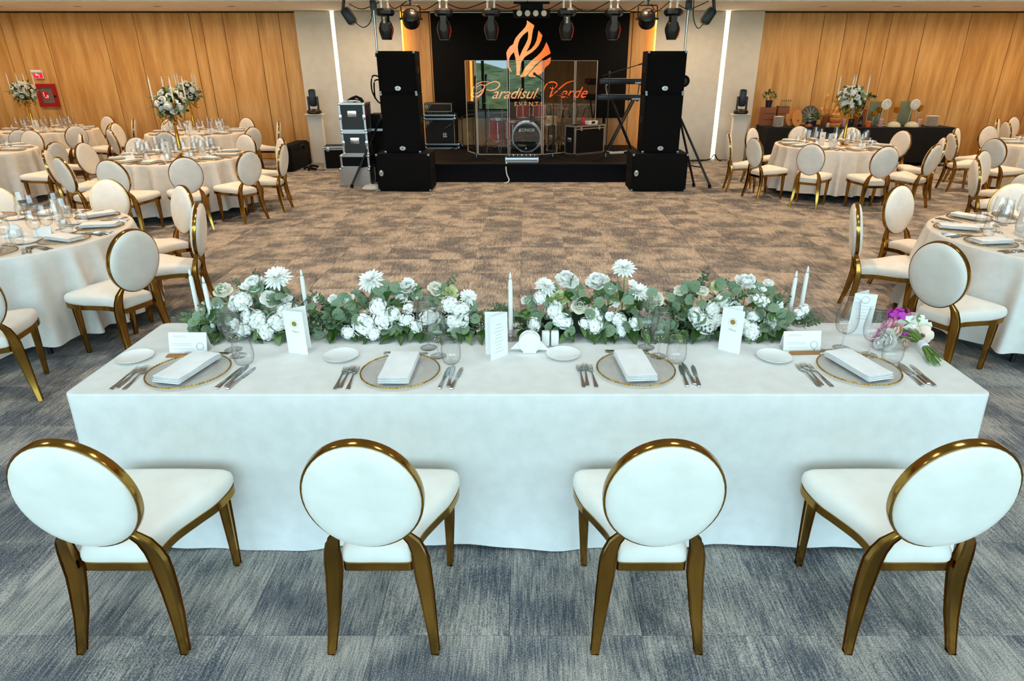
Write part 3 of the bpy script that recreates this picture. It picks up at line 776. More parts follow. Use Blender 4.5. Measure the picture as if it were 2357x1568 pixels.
# ------------------------------------------------------------------ flowers
noisy('petal_white', 'f8f6ee', 'fffef9', 30, 2, .6)
noisy('petal_cream', 'f4eeda', 'fdf9ec', 30, 2, .6)
noisy('petal_lime', 'c9cf8a', 'e4e8b4', 40, 2, .6)
noisy('petal_pink', 'e08fb0', 'f6c9d4', 25, 2, .6)
noisy('petal_blush', 'f0cdb8', 'f9e6d6', 25, 2, .6)
noisy('petal_magenta', 'a01a9a', 'd23fc4', 40, 2, .55)
noisy('leaf_silver', '5a7150', '8b9f80', 10, 3, .55, lo=.3, hi=.7)
noisy('leaf_dark', '1b360b', '3a5c1a', 12, 3, .38, lo=.3, hi=.7)
noisy('leaf_mid', '4d6e35', '7a9355', 12, 3, .45, lo=.3, hi=.7)
noisy('leaf_small', '3c5434', '667a52', 12, 3, .5, lo=.3, hi=.7)
mat('stem_green', '6f8f3c', .5); mat('moss', '1c2a14', .9); mat('bud_green', 'b9c18a', .6)
def petal(L, W, e0, e1, cup=.3, nt=4, tip=.35, ruf=0., rg=random):
    vs = []; x = z = 0.; pe = e0
    for i in range(nt + 1):
        t = i / nt; e = e0 + (e1 - e0) * t
        if i: x += L / nt * cos((e + pe) / 2); z += L / nt * sin((e + pe) / 2)
        pe = e
        w = W * (max(0, sin(PI * (.12 + .70 * t))) if i < nt else tip)
        rz_ = rg.uniform(-ruf, ruf) * t
        for s_ in (-1, 0, 1): vs.append((x - abs(s_) * cup * w * .5 * sin(e), s_ * w, z + abs(s_) * cup * w * cos(e) + rz_))
    return vs, [(i * 3 + j, i * 3 + j + 1, i * 3 + 4 + j, i * 3 + 3 + j) for i in range(nt) for j in range(2)]
def whorl(m, n, L, W, e0, e1, r0, z0, cup=.3, rot=0., jit=.1, tip=.35, ruf=0., nt=4, rg=random):
    for i in range(n):
        vs, fs = petal(L * rg.uniform(1 - jit, 1 + jit), W, e0 + rg.uniform(-jit, jit), e1 + rg.uniform(-jit, jit), cup, nt, tip, ruf, rg)
        a = 2 * PI * i / n + rot + rg.uniform(-jit, jit) * .5
        m.add([(v[0] + r0, v[1], v[2] + z0) for v in vs], fs, Matrix.Rotation(a, 4, 'Z'))
rf = random.Random(5)
m = MB()
for n, L, e0, e1, z0 in ((17, .92, -.25, -.1, 0), (16, .86, .05, .15, .03), (14, .72, .35, .5, .06), (11, .52, .7, .9, .09), (8, .32, 1.0, 1.3, .1)): whorl(m, n, L, .13, e0, e1, .06, z0, .5, rf.random(), .12, .25, rg=rf)
me('dahlia', m, 'petal_white', 60)
m = MB()
for n, L, W_, e0, e1, r0, z0 in ((5, .80, .52, .1, .75, .25, -.1), (5, .78, .48, .55, 1.25, .22, -.05), (4, .75, .42, .95, 1.6, .17, 0), (4, .7, .34, 1.2, 1.8, .10, .05), (3, .62, .24, 1.3, 1.9, .04, .08)): whorl(m, n, L, W_, e0, e1, r0, z0, .5, rf.random(), .08, .6, .03, rg=rf)
me('rose', m, 'petal_cream', 60)
me('rose_white', MB().merge(m), 'petal_white', 60)
m = MB()
for n, L, W_, e0, e1, r0, z0 in ((7, .9, .5, .0, .7, .2, -.15), (8, .85, .42, .45, 1.2, .2, -.08), (8, .75, .38, .8, 1.7, .18, 0), (9, .65, .3, 1.0, 2.0, .12, .08), (7, .5, .24, 1.1, 2.0, .05, .14)): whorl(m, n, L, W_, e0, e1, r0, z0, .45, rf.random(), .2, .7, .08, rg=rf)
me('peony', m, 'petal_white', 60)
def pom(n, pl, pw, cnt, sq=.75, ruf=.02, low=-.25):
    m = MB()
    for i in range(n):
        z = low + (1 - low) * (i + .5) / n; a = i * 2.399963; r = math.sqrt(max(0, 1 - z * z)) * (1 if z > 0 else 1)
        d = Vector((r * cos(a), r * sin(a), z * sq)); q = d.to_track_quat('Z', 'Y').to_matrix().to_4x4(); s_ = rf.uniform(.74, 1.04)
        b = MB()
        for k in range(cnt):
            vs, fs = petal(pl, pw, .15 + rf.uniform(-.2, .25), .1 + rf.uniform(-.3, .3), .25, 2, .75, ruf, rf); b.add(vs, fs, Matrix.Rotation(2 * PI * k / cnt + rf.random(), 4, 'Z'))
        m.merge(b, Matrix.Translation(d * s_) @ q)
    m.lathe([(0, low * sq), (.6, low * sq * .8), (.74, 0), (.6, .38 * sq / .75), (.35, .6 * sq / .75), (0, .68 * sq / .75)], 12, cap=False)
    return m
me('hydrangea', pom(46, .27, .18, 4), 'petal_white', 80)
me('hydrangea_open', pom(38, .28, .17, 4), 'petal_white', 80)
m = MB()
for n, L, W_, e0, e1, r0, z0 in ((10, .8, .3, .0, .5, .2, 0), (10, .75, .28, .4, .9, .18, .08), (9, .65, .26, .8, 1.3, .12, .14), (8, .5, .22, 1.1, 1.6, .06, .2)): whorl(m, n, L, W_, e0, e1, r0, z0, .3, rf.random(), .25, .9, .10, 4, rg=rf)
me('carnation', m, 'petal_lime', 80)
m = MB(); whorl(m, 5, .9, .42, 1.0, 1.9, .08, 0, .6, 0, .05, .3, rg=rf); m.lathe([(0, -.15), (.22, -.05), (.3, .2), (.25, .55), (0, .85)], 10, cap=False); me('bud', m, 'petal_cream', 60)
m = MB(); whorl(m, 5, .8, .4, .2, .9, .1, 0, .4, 0, .15, .5, .03, rg=rf); whorl(m, 3, .5, .3, .9, 1.4, .05, .05, .4, .5, .15, .5, rg=rf); me('lisianthus', m, 'petal_white', 60)
me('sweet_pea_cluster', pom(12, .42, .26, 3, .9), 'petal_white', 80)
def leaf_mb(kind):
    m = MB(); N = 8; vs = []
    for i in range(N + 1):
        t = i / N
        if kind == 'round': w = .5 * math.sqrt(max(0, 1 - (2 * t - 1) ** 2)) * (1.0 - .12 * t) + .004
        elif kind == 'point': w = .30 * sin(PI * t ** .8) * (1 - .25 * t) + .004
        else: w = .2 * sin(PI * t ** .85) + .004
        z = -.16 * t * t + .05 * t
        vs += [(-w, t, z + w * .22), (-w * .5, t, z + w * .08), (0, t, z), (w * .5, t, z + w * .08), (w, t, z + w * .22)]
    m.add(vs, [(i * 5 + j, i * 5 + j + 1, i * 5 + 6 + j, i * 5 + 5 + j) for i in range(N) for j in range(4)])
    m.tube([(0, -.25, -.02), (0, 0, 0)], .018, 4)
    return m
me('leaf_round', leaf_mb('round'), 'leaf_silver', 60); me('leaf_point', leaf_mb('point'), 'leaf_dark', 60); me('leaf_slim', leaf_mb('slim'), 'leaf_mid', 60)
def sprig_mb(n=13, ll=.3, seed=1):
    rg = random.Random(seed); m = MB(); pts = []
    for i in range(8):
        t = i / 7; pts.append(Vector((.12 * sin(t * 2.5), t, .10 * sin(t * 2.2))))
    m.tube(pts, [.014 - .001 * i for i in range(8)], 4)
    for i in range(n):
        t = .08 + .92 * i / (n - 1); p = pts[min(7, int(t * 7))]; a = (1 if i % 2 else -1) * rg.uniform(.6, 1.2) if i < n - 1 else 0
        l = MB(); L = ll * rg.uniform(.7, 1.1) * (1 - .4 * t); N = 4; vs = []
        for q in range(N + 1):
            s_ = q / N; w = .30 * L * sin(PI * (.05 + .9 * s_)); vs += [(-w, s_ * L, w * .3), (0, s_ * L, 0), (w, s_ * L, w * .3)]
        l.add(vs, [(q * 3 + j, q * 3 + j + 1, q * 3 + 4 + j, q * 3 + 3 + j) for q in range(N) for j in range(2)])
        m.merge(l, Matrix.Translation(p) @ Matrix.Rotation(a, 4, 'Z') @ Matrix.Rotation(rg.uniform(-.3, .7), 4, 'X') @ Matrix.Rotation(rg.uniform(-.8, .8), 4, 'Y'))
    return m
for q in range(3): me('sprig_%d' % q, sprig_mb(15, .30, q + 1), 'leaf_small', 60)

def orient(d, spin=0.):                   # +Z of the flower along d
    return (Vector(d).to_track_quat('Z', 'Y').to_matrix() @ Matrix.Rotation(spin, 3, 'Z')).to_euler()
def orient_leaf(d, up=(0, 0, 1), roll=0.):    # +Y of the leaf along d
    y = Vector(d).normalized(); u = Vector(up); x = y.cross(u)
    if x.length < 1e-3: x = Vector((1, 0, 0))
    x.normalize(); z = x.cross(y)
    return (Matrix((x, y, z)).transposed() @ Matrix.Rotation(roll, 3, 'Y')).to_euler()
def pm(name, mesh, parent, loc, rot, s):
    loc = Vector(loc)
    if parent.name.startswith(('flower_arr', 'eucalyptus', 'bridal')):    # nothing sinks into the table
        rm_ = (rot if isinstance(rot, Euler) else Euler(rot)).to_matrix(); sc_ = s if not isinstance(s, tuple) else s[2]; row = rm_[2]
        lo = min(row[0] * v.co.x + row[1] * v.co.y + row[2] * v.co.z for v in ME[mesh].vertices) * sc_ + loc.z
        if lo < .002: loc.z += .002 - lo
    o = mkobj(name, ME[mesh], parent); o.location = loc; o.rotation_euler = rot; o.scale = (s, s, s) if not isinstance(s, tuple) else s
    return o
NAMES = {'D': ('dahlia', 'dahlia'), 'R': ('rose', 'rose'), 'W': ('rose', 'rose_white'), 'P': ('peony', 'peony'), 'H': ('hydrangea', 'hydrangea'), 'h': ('hydrangea', 'hydrangea_open'), 'C': ('carnation', 'carnation'), 'B': ('bud', 'bud'), 'L': ('lisianthus', 'lisianthus'), 'S': ('blossom_cluster', 'sweet_pea_cluster')}
def fplane(py): return 2.752 + max(0, min(1, (785 - py) / 165)) * .155
def arrangement(lb, flowers, x0, x1, top, seed, nround, npoint, nsprig, nslim, stems=()):
    rg = random.Random(seed); xc = (aty(x0, 740, 2.83).x + aty(x1, 740, 2.83).x) / 2
    org = Vector((xc, 2.84, ZT)); t = thing('flower_arrangement', lb, 'flowers', org, 0, 'white flower arrangements along the head table')
    xa, xb = aty(x0, 745, 2.83).x - xc, aty(x1, 745, 2.83).x - xc
    # moss covered foam tray
    m = MB(); vs = []; N, K = 20, 8
    for i in range(N + 1):
        f = i / N; prof = math.sqrt(max(0.02, 1 - (2 * f - 1) ** 4))
        for j in range(K + 1):
            g = j / K; vs.append((xa * .92 + (xb - xa) * .92 * f, (-.07 + .14 * g) * (.6 + .4 * prof), .004 + .105 * prof * sin(PI * (.06 + .88 * g)) + rg.uniform(-.006, .006)))
    m.add(vs, [(i * (K + 1) + j, (i + 1) * (K + 1) + j, (i + 1) * (K + 1) + j + 1, i * (K + 1) + j + 1) for i in range(N) for j in range(K)])
    part('moss_foam', m, 'moss', t)
    for q, (k, px, py, r) in enumerate(flowers):
        y = fplane(py) - (.03 if k in 'Hh' else .012); w = aty(px, py, y); loc = w - org; s_ = r / FPX * (w.y * .917 + (CAM_H - w.z) * .399)
        f = max(0, min(1, (py - 640) / 130))
        d = Vector((loc.x * .9 + rg.uniform(-.25, .25), -.35 - .75 * f, .95 - .5 * f)); nm_, ms = NAMES[k]
        if k == 'D': d = Vector((rg.uniform(-.25, .25), -.45 + rg.uniform(-.2, .2), .75))
        sq_ = s_ * (.95 if k in 'Hh' else 1.2)
        o = pm(nm_, ms, t, loc, orient(d, rg.uniform(0, 6)), (sq_ * rg.uniform(.95, 1.2), sq_ * rg.uniform(.85, 1.05), sq_ * .85) if k in 'Hh' else sq_)
        if k in 'DPRWBL' and py < 690:
            b = MB().tube([loc + Vector((0, 0, -.004)), loc.lerp(Vector((loc.x * .95, 0, .08)), .5) + Vector((.004, 0, .0)), Vector((loc.x * .92, .0, .06))], .0026, 5); part('stem', b, 'stem_green', t)
    def topz(x):
        px = x0 + (x - xa) / (xb - xa) * (x1 - x0); 
        for (pa, ya), (pb, yb) in zip(top[:-1], top[1:]):
            if pa <= px <= pb: return ya + (yb - ya) * (px - pa) / (pb - pa)
        return top[0][1] if px < top[0][0] else top[-1][1]
    for q in range(nround):
        x = rg.uniform(xa, xb); ty = topz(x); py = rg.uniform(ty + 4, 772); px = x0 + (x - xa) / (xb - xa) * (x1 - x0); y = fplane(py) - rg.uniform(-.02, .035); w = aty(px, py, y) - org
        d = Vector((rg.uniform(-1, 1), rg.uniform(-1, .3), rg.uniform(-.3, .9)))
        pm('eucalyptus_leaf', 'leaf_round', t, w, orient_leaf(d, (rg.uniform(-.3, .3), -.9, .8), rg.uniform(-.5, .5)), rg.uniform(.042, .066))
    for q in range(npoint):
        x = xa + (xb - xa) * (q + rg.random()) / npoint; b = rg.random(); px = x0 + (x - xa) / (xb - xa) * (x1 - x0)
        if q % 5 < 3: py = rg.uniform(748, 772); d = Vector((rg.uniform(-.7, .7), -.8, rg.uniform(-1.0, -.25)))
        else: py = rg.uniform(topz(x) + 25, 745); d = Vector((rg.uniform(-1, 1), -.5, rg.uniform(-.3, .8)))
        y = fplane(py) - .01; w = aty(px, py, y) - org; L = rg.uniform(.065, .095)
        if w.z + d.normalized().z * L < .006: d.z = (max(.006, 0) - w.z) / L; 
        pm('ruscus_leaf', 'leaf_point' if q % 4 else 'leaf_slim', t, w, orient_leaf(d, (0, -.7, .8), rg.uniform(-.5, .5)), L)
    for q in range(nsprig):
        x = rg.uniform(xa, xb); py = rg.uniform(topz(x) + 8, 760); px = x0 + (x - xa) / (xb - xa) * (x1 - x0); y = fplane(py) + .02; w = aty(px, py, y) - org
        d = Vector((rg.choice((-1, 1)) * rg.uniform(.2, 1), rg.uniform(-.5, .4), rg.uniform(.0, .9)))
        pm('eucalyptus_sprig', 'sprig_%d' % (q % 3), t, w, orient_leaf(d, (0, -.5, .8), rg.uniform(-.6, .6)), rg.uniform(.07, .12))
    for q in range(nslim):
        x = rg.uniform(xa, xb); py = rg.uniform(topz(x) + 10, 750); px = x0 + (x - xa) / (xb - xa) * (x1 - x0); w = aty(px, py, fplane(py)) - org
        pm('slim_leaf', 'leaf_slim', t, w, orient_leaf((rg.uniform(-1, 1), -.4, rg.uniform(-.2, 1)), (0, -.6, .8), rg.uniform(-.6, .6)), rg.uniform(.045, .07))
    return t
arrangement('white flower arrangement with tall dahlia behind the wax-sealed menu, beside paired candles', [('D', 638, 640, 28), ('R', 516, 672, 19), ('P', 588, 656, 21), ('L', 565, 664, 13), ('H', 553, 694, 27), ('H', 592, 738, 27), ('h', 640, 742, 27), ('H', 662, 715, 26), ('H', 612, 764, 21), ('H', 572, 728, 20), ('W', 622, 690, 20), ('L', 572, 720, 15), ('B', 552, 664, 8), ('L', 660, 690, 15), ('h', 690, 735, 20), ('B', 600, 662, 8), ('S', 500, 700, 12), ('B', 470, 700, 8), ('B', 467, 714, 9), ('L', 545, 746, 14), ('B', 660, 668, 8), ('h', 560, 758, 20)],
            440, 728, [(440, 720), (480, 665), (520, 660), (590, 650), (650, 660), (728, 690)], 21, 60, 30, 26, 16)
arrangement('white flower arrangement with single cream rose and dahlia, behind wine glasses between menus', [('D', 853, 646, 27), ('P', 938, 662, 18), ('R', 1003, 668, 18), ('C', 1034, 675, 16), ('D', 1078, 684, 18), ('W', 805, 692, 14), ('W', 768, 690, 11), ('L', 775, 694, 10), ('L', 735, 690, 13), ('B', 881, 668, 9), ('H', 838, 748, 28), ('H', 870, 706, 25), ('h', 882, 736, 26), ('H', 800, 765, 18), ('H', 858, 768, 18), ('h', 935, 735, 17), ('h', 990, 730, 22), ('H', 1035, 700, 24), ('H', 1062, 712, 20), ('H', 1045, 740, 20), ('h', 958, 752, 15), ('W', 925, 688, 13), ('B', 960, 688, 9), ('S', 940, 708, 12), ('L', 870, 690, 12), ('B', 1022, 668, 9), ('h', 1068, 738, 16), ('L', 1040, 764, 12), ('B', 1098, 762, 7), ('H', 905, 722, 20)],
            745, 1112, [(745, 700), (800, 682), (850, 660), (935, 655), (1005, 660), (1080, 675), (1112, 700)], 22, 70, 36, 22, 18)
arrangement('largest white flower arrangement with tall dahlia, peonies and lime carnation, behind salt and pepper', [('D', 1437, 617, 24), ('D', 1257, 660, 23), ('P', 1303, 648, 22), ('P', 1375, 652, 22), ('C', 1290, 688, 19), ('R', 1333, 708, 18), ('D', 1470, 672, 22), ('R', 1506, 690, 19), ('W', 1400, 668, 17), ('B', 1330, 656, 9), ('B', 1420, 672, 9), ('L', 1455, 655, 12), ('H', 1243, 686, 17), ('H', 1275, 712, 22), ('H', 1295, 738, 23), ('H', 1370, 746, 23), ('h', 1366, 722, 18), ('H', 1424, 736, 20), ('H', 1430, 762, 15), ('h', 1462, 745, 16), ('h', 1228, 748, 17), ('W', 1210, 693, 10), ('L', 1415, 700, 12), ('B', 1403, 706, 9), ('L', 1445, 690, 15), ('B', 1390, 672, 8), ('h', 1345, 745, 15), ('L', 1402, 730, 13)],
            1192, 1530, [(1192, 715), (1215, 690), (1250, 662), (1300, 645), (1375, 645), (1430, 655), (1480, 668), (1530, 705)], 23, 78, 48, 14, 18)
arrangement('white flower arrangement with broad round eucalyptus leaves behind the wax-sealed menu, bouquet end', [('P', 1715, 652, 20), ('W', 1768, 654, 11), ('R', 1613, 672, 15), ('R', 1566, 672, 14), ('C', 1652, 662, 14), ('H', 1622, 745, 27), ('H', 1600, 725, 20), ('h', 1640, 712, 22), ('H', 1668, 690, 20), ('h', 1650, 735, 20), ('h', 1735, 728, 16), ('H', 1730, 762, 22), ('H', 1712, 745, 16), ('W', 1770, 742, 15), ('L', 1792, 704, 11), ('S', 1735, 688, 12), ('S', 1755, 695, 12), ('L', 1752, 668, 12), ('B', 1783, 706, 9), ('S', 1838, 722, 12), ('S', 1852, 712, 10), ('W', 1690, 708, 13), ('L', 1680, 725, 14)],
            1545, 1812, [(1545, 690), (1580, 660), (1620, 652), (1700, 652), (1770, 665), (1812, 710)], 24, 70, 28, 30, 20)
# trailing eucalyptus between them
def runner(lb, x0, x1, seed, n, py0=722, py1=768):
    rg = random.Random(seed); xc = aty((x0 + x1) / 2, 745, 2.83).x; org = Vector((xc, 2.84, ZT)); t = thing('eucalyptus_garland', lb, 'garland', org, 0, 'eucalyptus garland pieces')
    for q in range(n):
        px, py = rg.uniform(x0, x1), rg.uniform(py0, py1); w = aty(px, py, fplane(py)) - org; w.z = max(.012, w.z)
        d = Vector((rg.choice((-1, 1)) * rg.uniform(.5, 1), rg.uniform(-.5, .5), rg.uniform(-.02, .25)))
        pm('eucalyptus_sprig', 'sprig_%d' % (q % 3), t, w, orient_leaf(d, (0, -.3, .9), rg.uniform(-.5, .5)), rg.uniform(.07, .115))
runner('dark small-leaved eucalyptus garland between first two flower arrangements behind wax-sealed menu', 715, 812, 31, 30)
runner('dark small-leaved eucalyptus garland behind the single taper and napkin holder', 1085, 1205, 32, 26, 715, 765)
runner('dark small-leaved eucalyptus garland beside the wine glasses of napkin-holder setting', 1530, 1610, 33, 26, 715, 772)
runner('eucalyptus trailing off the flowers at the paired candles, name-card end', 432, 505, 34, 14, 728, 752)
runner('eucalyptus trailing under the white bellflowers at the bouquet end', 1800, 1862, 35, 12, 735, 752)

# bridal bouquet lying on the table
bq = thing('bridal_bouquet', 'pink and white bridal bouquet with ribbon-wrapped stems lying on the head table', 'bouquet', (1.79, 2.72, ZT))
ax = Vector((.20, -.72, .0)).normalized()
def bl(px, py, y): return aty(px, py, y) - Vector((1.79, 2.72, ZT))
for nm_, ms, px, py, y, r in (('rose', 'bq_pink', 2048, 752, 2.74, 19), ('rose', 'bq_blush', 2062, 762, 2.70, 17), ('rose', 'bq_white', 2082, 743, 2.78, 17), ('peony', 'bq_cream', 2108, 748, 2.76, 18), ('stock_flower', 'bq_magenta', 2062, 728, 2.80, 16), ('rose', 'bq_white', 2038, 796, 2.66, 19), ('rose', 'bq_blush', 2115, 778, 2.72, 16), ('rose', 'bq_pink', 2095, 730, 2.83, 12), ('lisianthus', 'bq_white', 2020, 786, 2.66, 10), ('rose', 'bq_pink', 2030, 765, 2.70, 14), ('stock_flower', 'bq_magenta', 2082, 770, 2.73, 9), ('rose', 'bq_cream', 2045, 780, 2.68, 16), ('stock_flower', 'bq_magenta', 2018, 772, 2.70, 7), ('rose', 'bq_blush', 2078, 802, 2.66, 10), ('rose', 'bq_cream', 2090, 760, 2.76, 15), ('rose', 'bq_pink', 2015, 780, 2.69, 10)):
    src, mt = {'bq_pink': ('rose', 'petal_pink'), 'bq_blush': ('rose', 'petal_blush'), 'bq_white': ('rose', 'petal_white'), 'bq_cream': ('peony', 'petal_cream'), 'bq_magenta': ('sweet_pea_cluster', 'petal_magenta')}[ms]
    if ms not in ME:
        q = ME[src].copy(); q.materials.clear(); q.materials.append(M[mt]); ME[ms] = q
    loc = bl(px, py, y); loc.z = max(loc.z, .03)
    s_ = r / FPX * 2.85; d = (loc - Vector((.0, -.06, .05))).normalized() + Vector((0, -.25, .25))
    loc.y -= .02; pm(nm_, ms, bq, loc, orient(d, px), s_ * 1.5)
hub = Vector((.0, -.035, .045)); tipc = bl(2150, 836, 2.49); tipc.z = .02
rb = random.Random(9)
for q in range(26):
    a = q * 2.4; rr = .028 * math.sqrt((q + .5) / 26); e = tipc + Vector((rr * cos(a) * 1.3, rb.uniform(-.03, .03), max(-.012, rr * sin(a) * .8))); e.z = max(e.z, .004)
    s0 = hub.lerp(tipc, .38); w = Vector((rr * .35 * cos(a), 0, rr * .35 * sin(a)))
    st = hub + Vector((.045 * cos(a) - .02, .035 + .02 * sin(q), .03 * sin(a))); st.z = max(.008, st.z)
    part('stem', MB().tube([st, hub.lerp(s0, .3) + w * 1.5, s0 + w, e], .0025, 5), 'stem_green' if q % 3 else 'leaf_mid', bq)
mat('ribbon', 'e3dbe8', .35)
rm = MB(); c0, c1 = hub.lerp(tipc, .26), hub.lerp(tipc, .47); dv = c1 - c0; qm = Matrix.Translation(c0) @ dv.to_track_quat('Z', 'Y').to_matrix().to_4x4()
L = dv.length
part('ribbon', MB().lathe([(.014, 0)] + [(.0185 + .0012 * (1 if i % 2 else 0), L * (i + .5) / 9) for i in range(9)] + [(.014, L)], 20, qm), 'ribbon', bq)
for q in range(5):
    a = q * 1.26; pm('bouquet_leaf', 'leaf_slim', bq, hub + Vector((.03 * cos(a), .03, .03 + .03 * sin(a))), orient_leaf((cos(a), .8, sin(a) * .6 + .3)), .05)
# ------------------------------------------------------------------ settings on the round tables
ANG = {'L1': [-56, -20, 15, 52, 92, 129], 'R1': [-165, -128, 160, 118, 80, 40], 'L2': [-152, -119, -90, -60, -29, 4, 39, 75, 106, 139, 171], 'L4': [-132, 178, 145, 110, 76, 40, 8, -28, -62, -97],
       'L3': [-100, -66, -34, 0, 35, 75, 110, 145, 180], 'L5': [-62, -30, 2, 35, 70, 105], 'R2': [178, 140, -160, -125, -89, -58, -17, 20, 56, 98], 'R3': [174, 134, 98, -156, -120]}
NEARLY = {'L1', 'R1', 'L2', 'R2'}
def setting(k, ang, rg):
    cx, cy, ph = TB[k]; a = R(ang + rg.uniform(-2, 2)); rx, ry = cos(a), sin(a); lx, ly = sin(a), -cos(a)
    def at(r, l): return (cx + rx * r + lx * l, cy + ry * r + ly * l, ZT + .0005)
    rz = a + PI / 2
    if not inframe(*at(.6, 0), 30): return
    on = 'on the ' + ph
    charger(at(.70, 0), rg.uniform(0, 6), on, 'charger plates ' + on)
    p = at(.70, 0); one('folded_napkin', 'napkin', (p[0], p[1], ZT + .0135), rz + R(rg.uniform(-7, 7)), 'white folded cloth napkin ' + on, 'napkin', 'folded napkins ' + on)
    near = k in ('L1', 'R1')
    for (r, l), s_ in (((.455, -.085), 1.02), ((.44, .01), .96)):
        o = one('wine_glass', 'wine_glass', at(r + rg.uniform(-.02, .02), l), 0, ('large' if s_ > 1 else 'smaller') + ' stemmed wine glass ' + on, 'glass', ('large' if s_ > 1 else 'smaller') + ' wine glasses ' + on); o.scale = (s_, s_, s_ * (1 if s_ > 1 else .95))
    one('tumbler', 'tumbler_low', at(.53, -.155), 0, 'stemless water glass ' + on, 'glass', 'water glasses ' + on)
    one('side_plate', 'side_plate', at(.50, .135), 0, 'small white bread plate ' + on, 'plate', 'bread plates ' + on)
    if k in NEARLY:
        for q in range(3 if near else 2):
            one('fork', 'fork', at(.745 - .01 * (q % 2), .192 + .022 * q), rz + R(rg.uniform(-4, 4)), 'steel dinner fork ' + on, 'fork', 'forks ' + on)
            one('knife', 'knife', at(.745 - .01 * (q % 2), -.192 - .022 * q), rz + R(rg.uniform(-4, 4)), 'steel table knife ' + on, 'knife', 'knives ' + on)
for k, al in ANG.items():
    rg = random.Random(sum(map(ord, k)) * 3)
    for a in al: setting(k, a, rg)

# folded cards, napkin holders and numbers on round tables
def tmenu(k, dx, dy, rz):
    cx, cy, ph = TB[k]
    t = thing('menu_card', 'white folded menu card standing on the ' + ph, 'menu', (cx + dx, cy + dy, ZT + .0005), rz, 'menu cards on the ' + ph)
    part('front_leaf', leaf_card((0, 0), (.095, -.02), 0, .205), 'white_paper', t, False); part('back_leaf', leaf_card((0, 0), (.088, .05), 0, .205), 'white_paper', t, False)
    if k not in ('L1', 'R1'): part('wax_seal', MB().lathe([(0, .0015), (.009, .0014), (.012, 0)], 14, Matrix.Translation((.049, -.0118, .145)) @ Matrix.Rotation(R(-12), 4, 'Z') @ Matrix.Rotation(PI / 2, 4, 'X'), cap=False), 'seal_gold', t)
for k, dx, dy, rz in (('L1', .33, .22, 1.9), ('L2', -.16, -.05, .1), ('L2', .33, -.02, 1.2), ('L4', -.14, -.12, 0), ('L4', -.24, .05, .2), ('L4', .42, -.1, .2), ('L3', -.02, -.28, -.1), ('R2', -.22, -.30, 0), ('R2', -.30, -.1, .3), ('R1', -.30, .03, 1.0)):
    tmenu(k, dx, dy, rz)
def tcard(k, dx, dy, rz):
    cx, cy, ph = TB[k]; w = .11
    t = thing('place_card', 'small white tent card on the ' + ph, 'card', (cx + dx, cy + dy, ZT + .0005), rz, 'tent cards on the ' + ph)
    for s_, nm_ in ((1, 'front_leaf'), (-1, 'back_leaf')):
        y0 = -.03 if s_ > 0 else .03
        part(nm_, MB().add([(-w / 2, y0, 0), (w / 2, y0, 0), (w / 2, 0, .07), (-w / 2, 0, .07), (-w / 2, y0 + .001 * s_, 0), (w / 2, y0 + .001 * s_, 0), (w / 2, 0, .068), (-w / 2, 0, .068)], [(0, 1, 2, 3), (7, 6, 5, 4), (0, 4, 5, 1), (1, 5, 6, 2), (3, 2, 6, 7), (0, 3, 7, 4)]), 'white_paper', t, False)
for k, dx, dy, rz in (('L1', .42, -.10, .5), ('L2', -.42, -.42, .2), ('L2', .02, -.36, 0), ('R2', .22, -.45, 0), ('L4', .15, -.4, 0), ('R1', -.28, -.16, -.5)): tcard(k, dx, dy, rz)
def tholder(k, dx, dy, rz):
    cx, cy, ph = TB[k]
    t = thing('napkin_holder', 'white ceramic napkin holder on the ' + ph, 'napkin holder', (cx + dx, cy + dy, ZT + .0005), rz)
    for y in (-.018, .018): part('holder_disc', MB().merge(disc, Matrix.Translation((0, y, .046))), 'white_gloss', t)
    for q in range(3): part('paper_napkin', MB().poly([(-.088 + .004 * q, .002), (.088 - .006 * q, .002), (.004 + .004 * q, .105 - .002 * q)], .005, Matrix.Translation((0, -.009 + q * .006, 0))), 'napkin', t, False)
for k, dx, dy, rz in (('L1', .22, -.12, .6), ('L2', .32, -.33, .1), ('L4', .38, -.22, 0)): tholder(k, dx, dy, rz)
for k, num, dx, dy in (('L3', '15', .24, -.36), ('L4', '17', .12, -.30)):
    cx, cy, ph = TB[k]
    t = thing('table_number', 'white table number %s standing on the %s' % (num, ph if k == 'L3' else 'table before the wood wall'), 'sign', (cx + dx, cy + dy, ZT + .0005))
    part('base', MB().lathe([(0, 0), (.05, 0), (.05, .006), (0, .008)], 20, cap=False), 'table_wood', t)
    text('number', num, .13, 'white_paper', t, (0, 0, .055), (PI / 2, 0, 0), 0, .006)

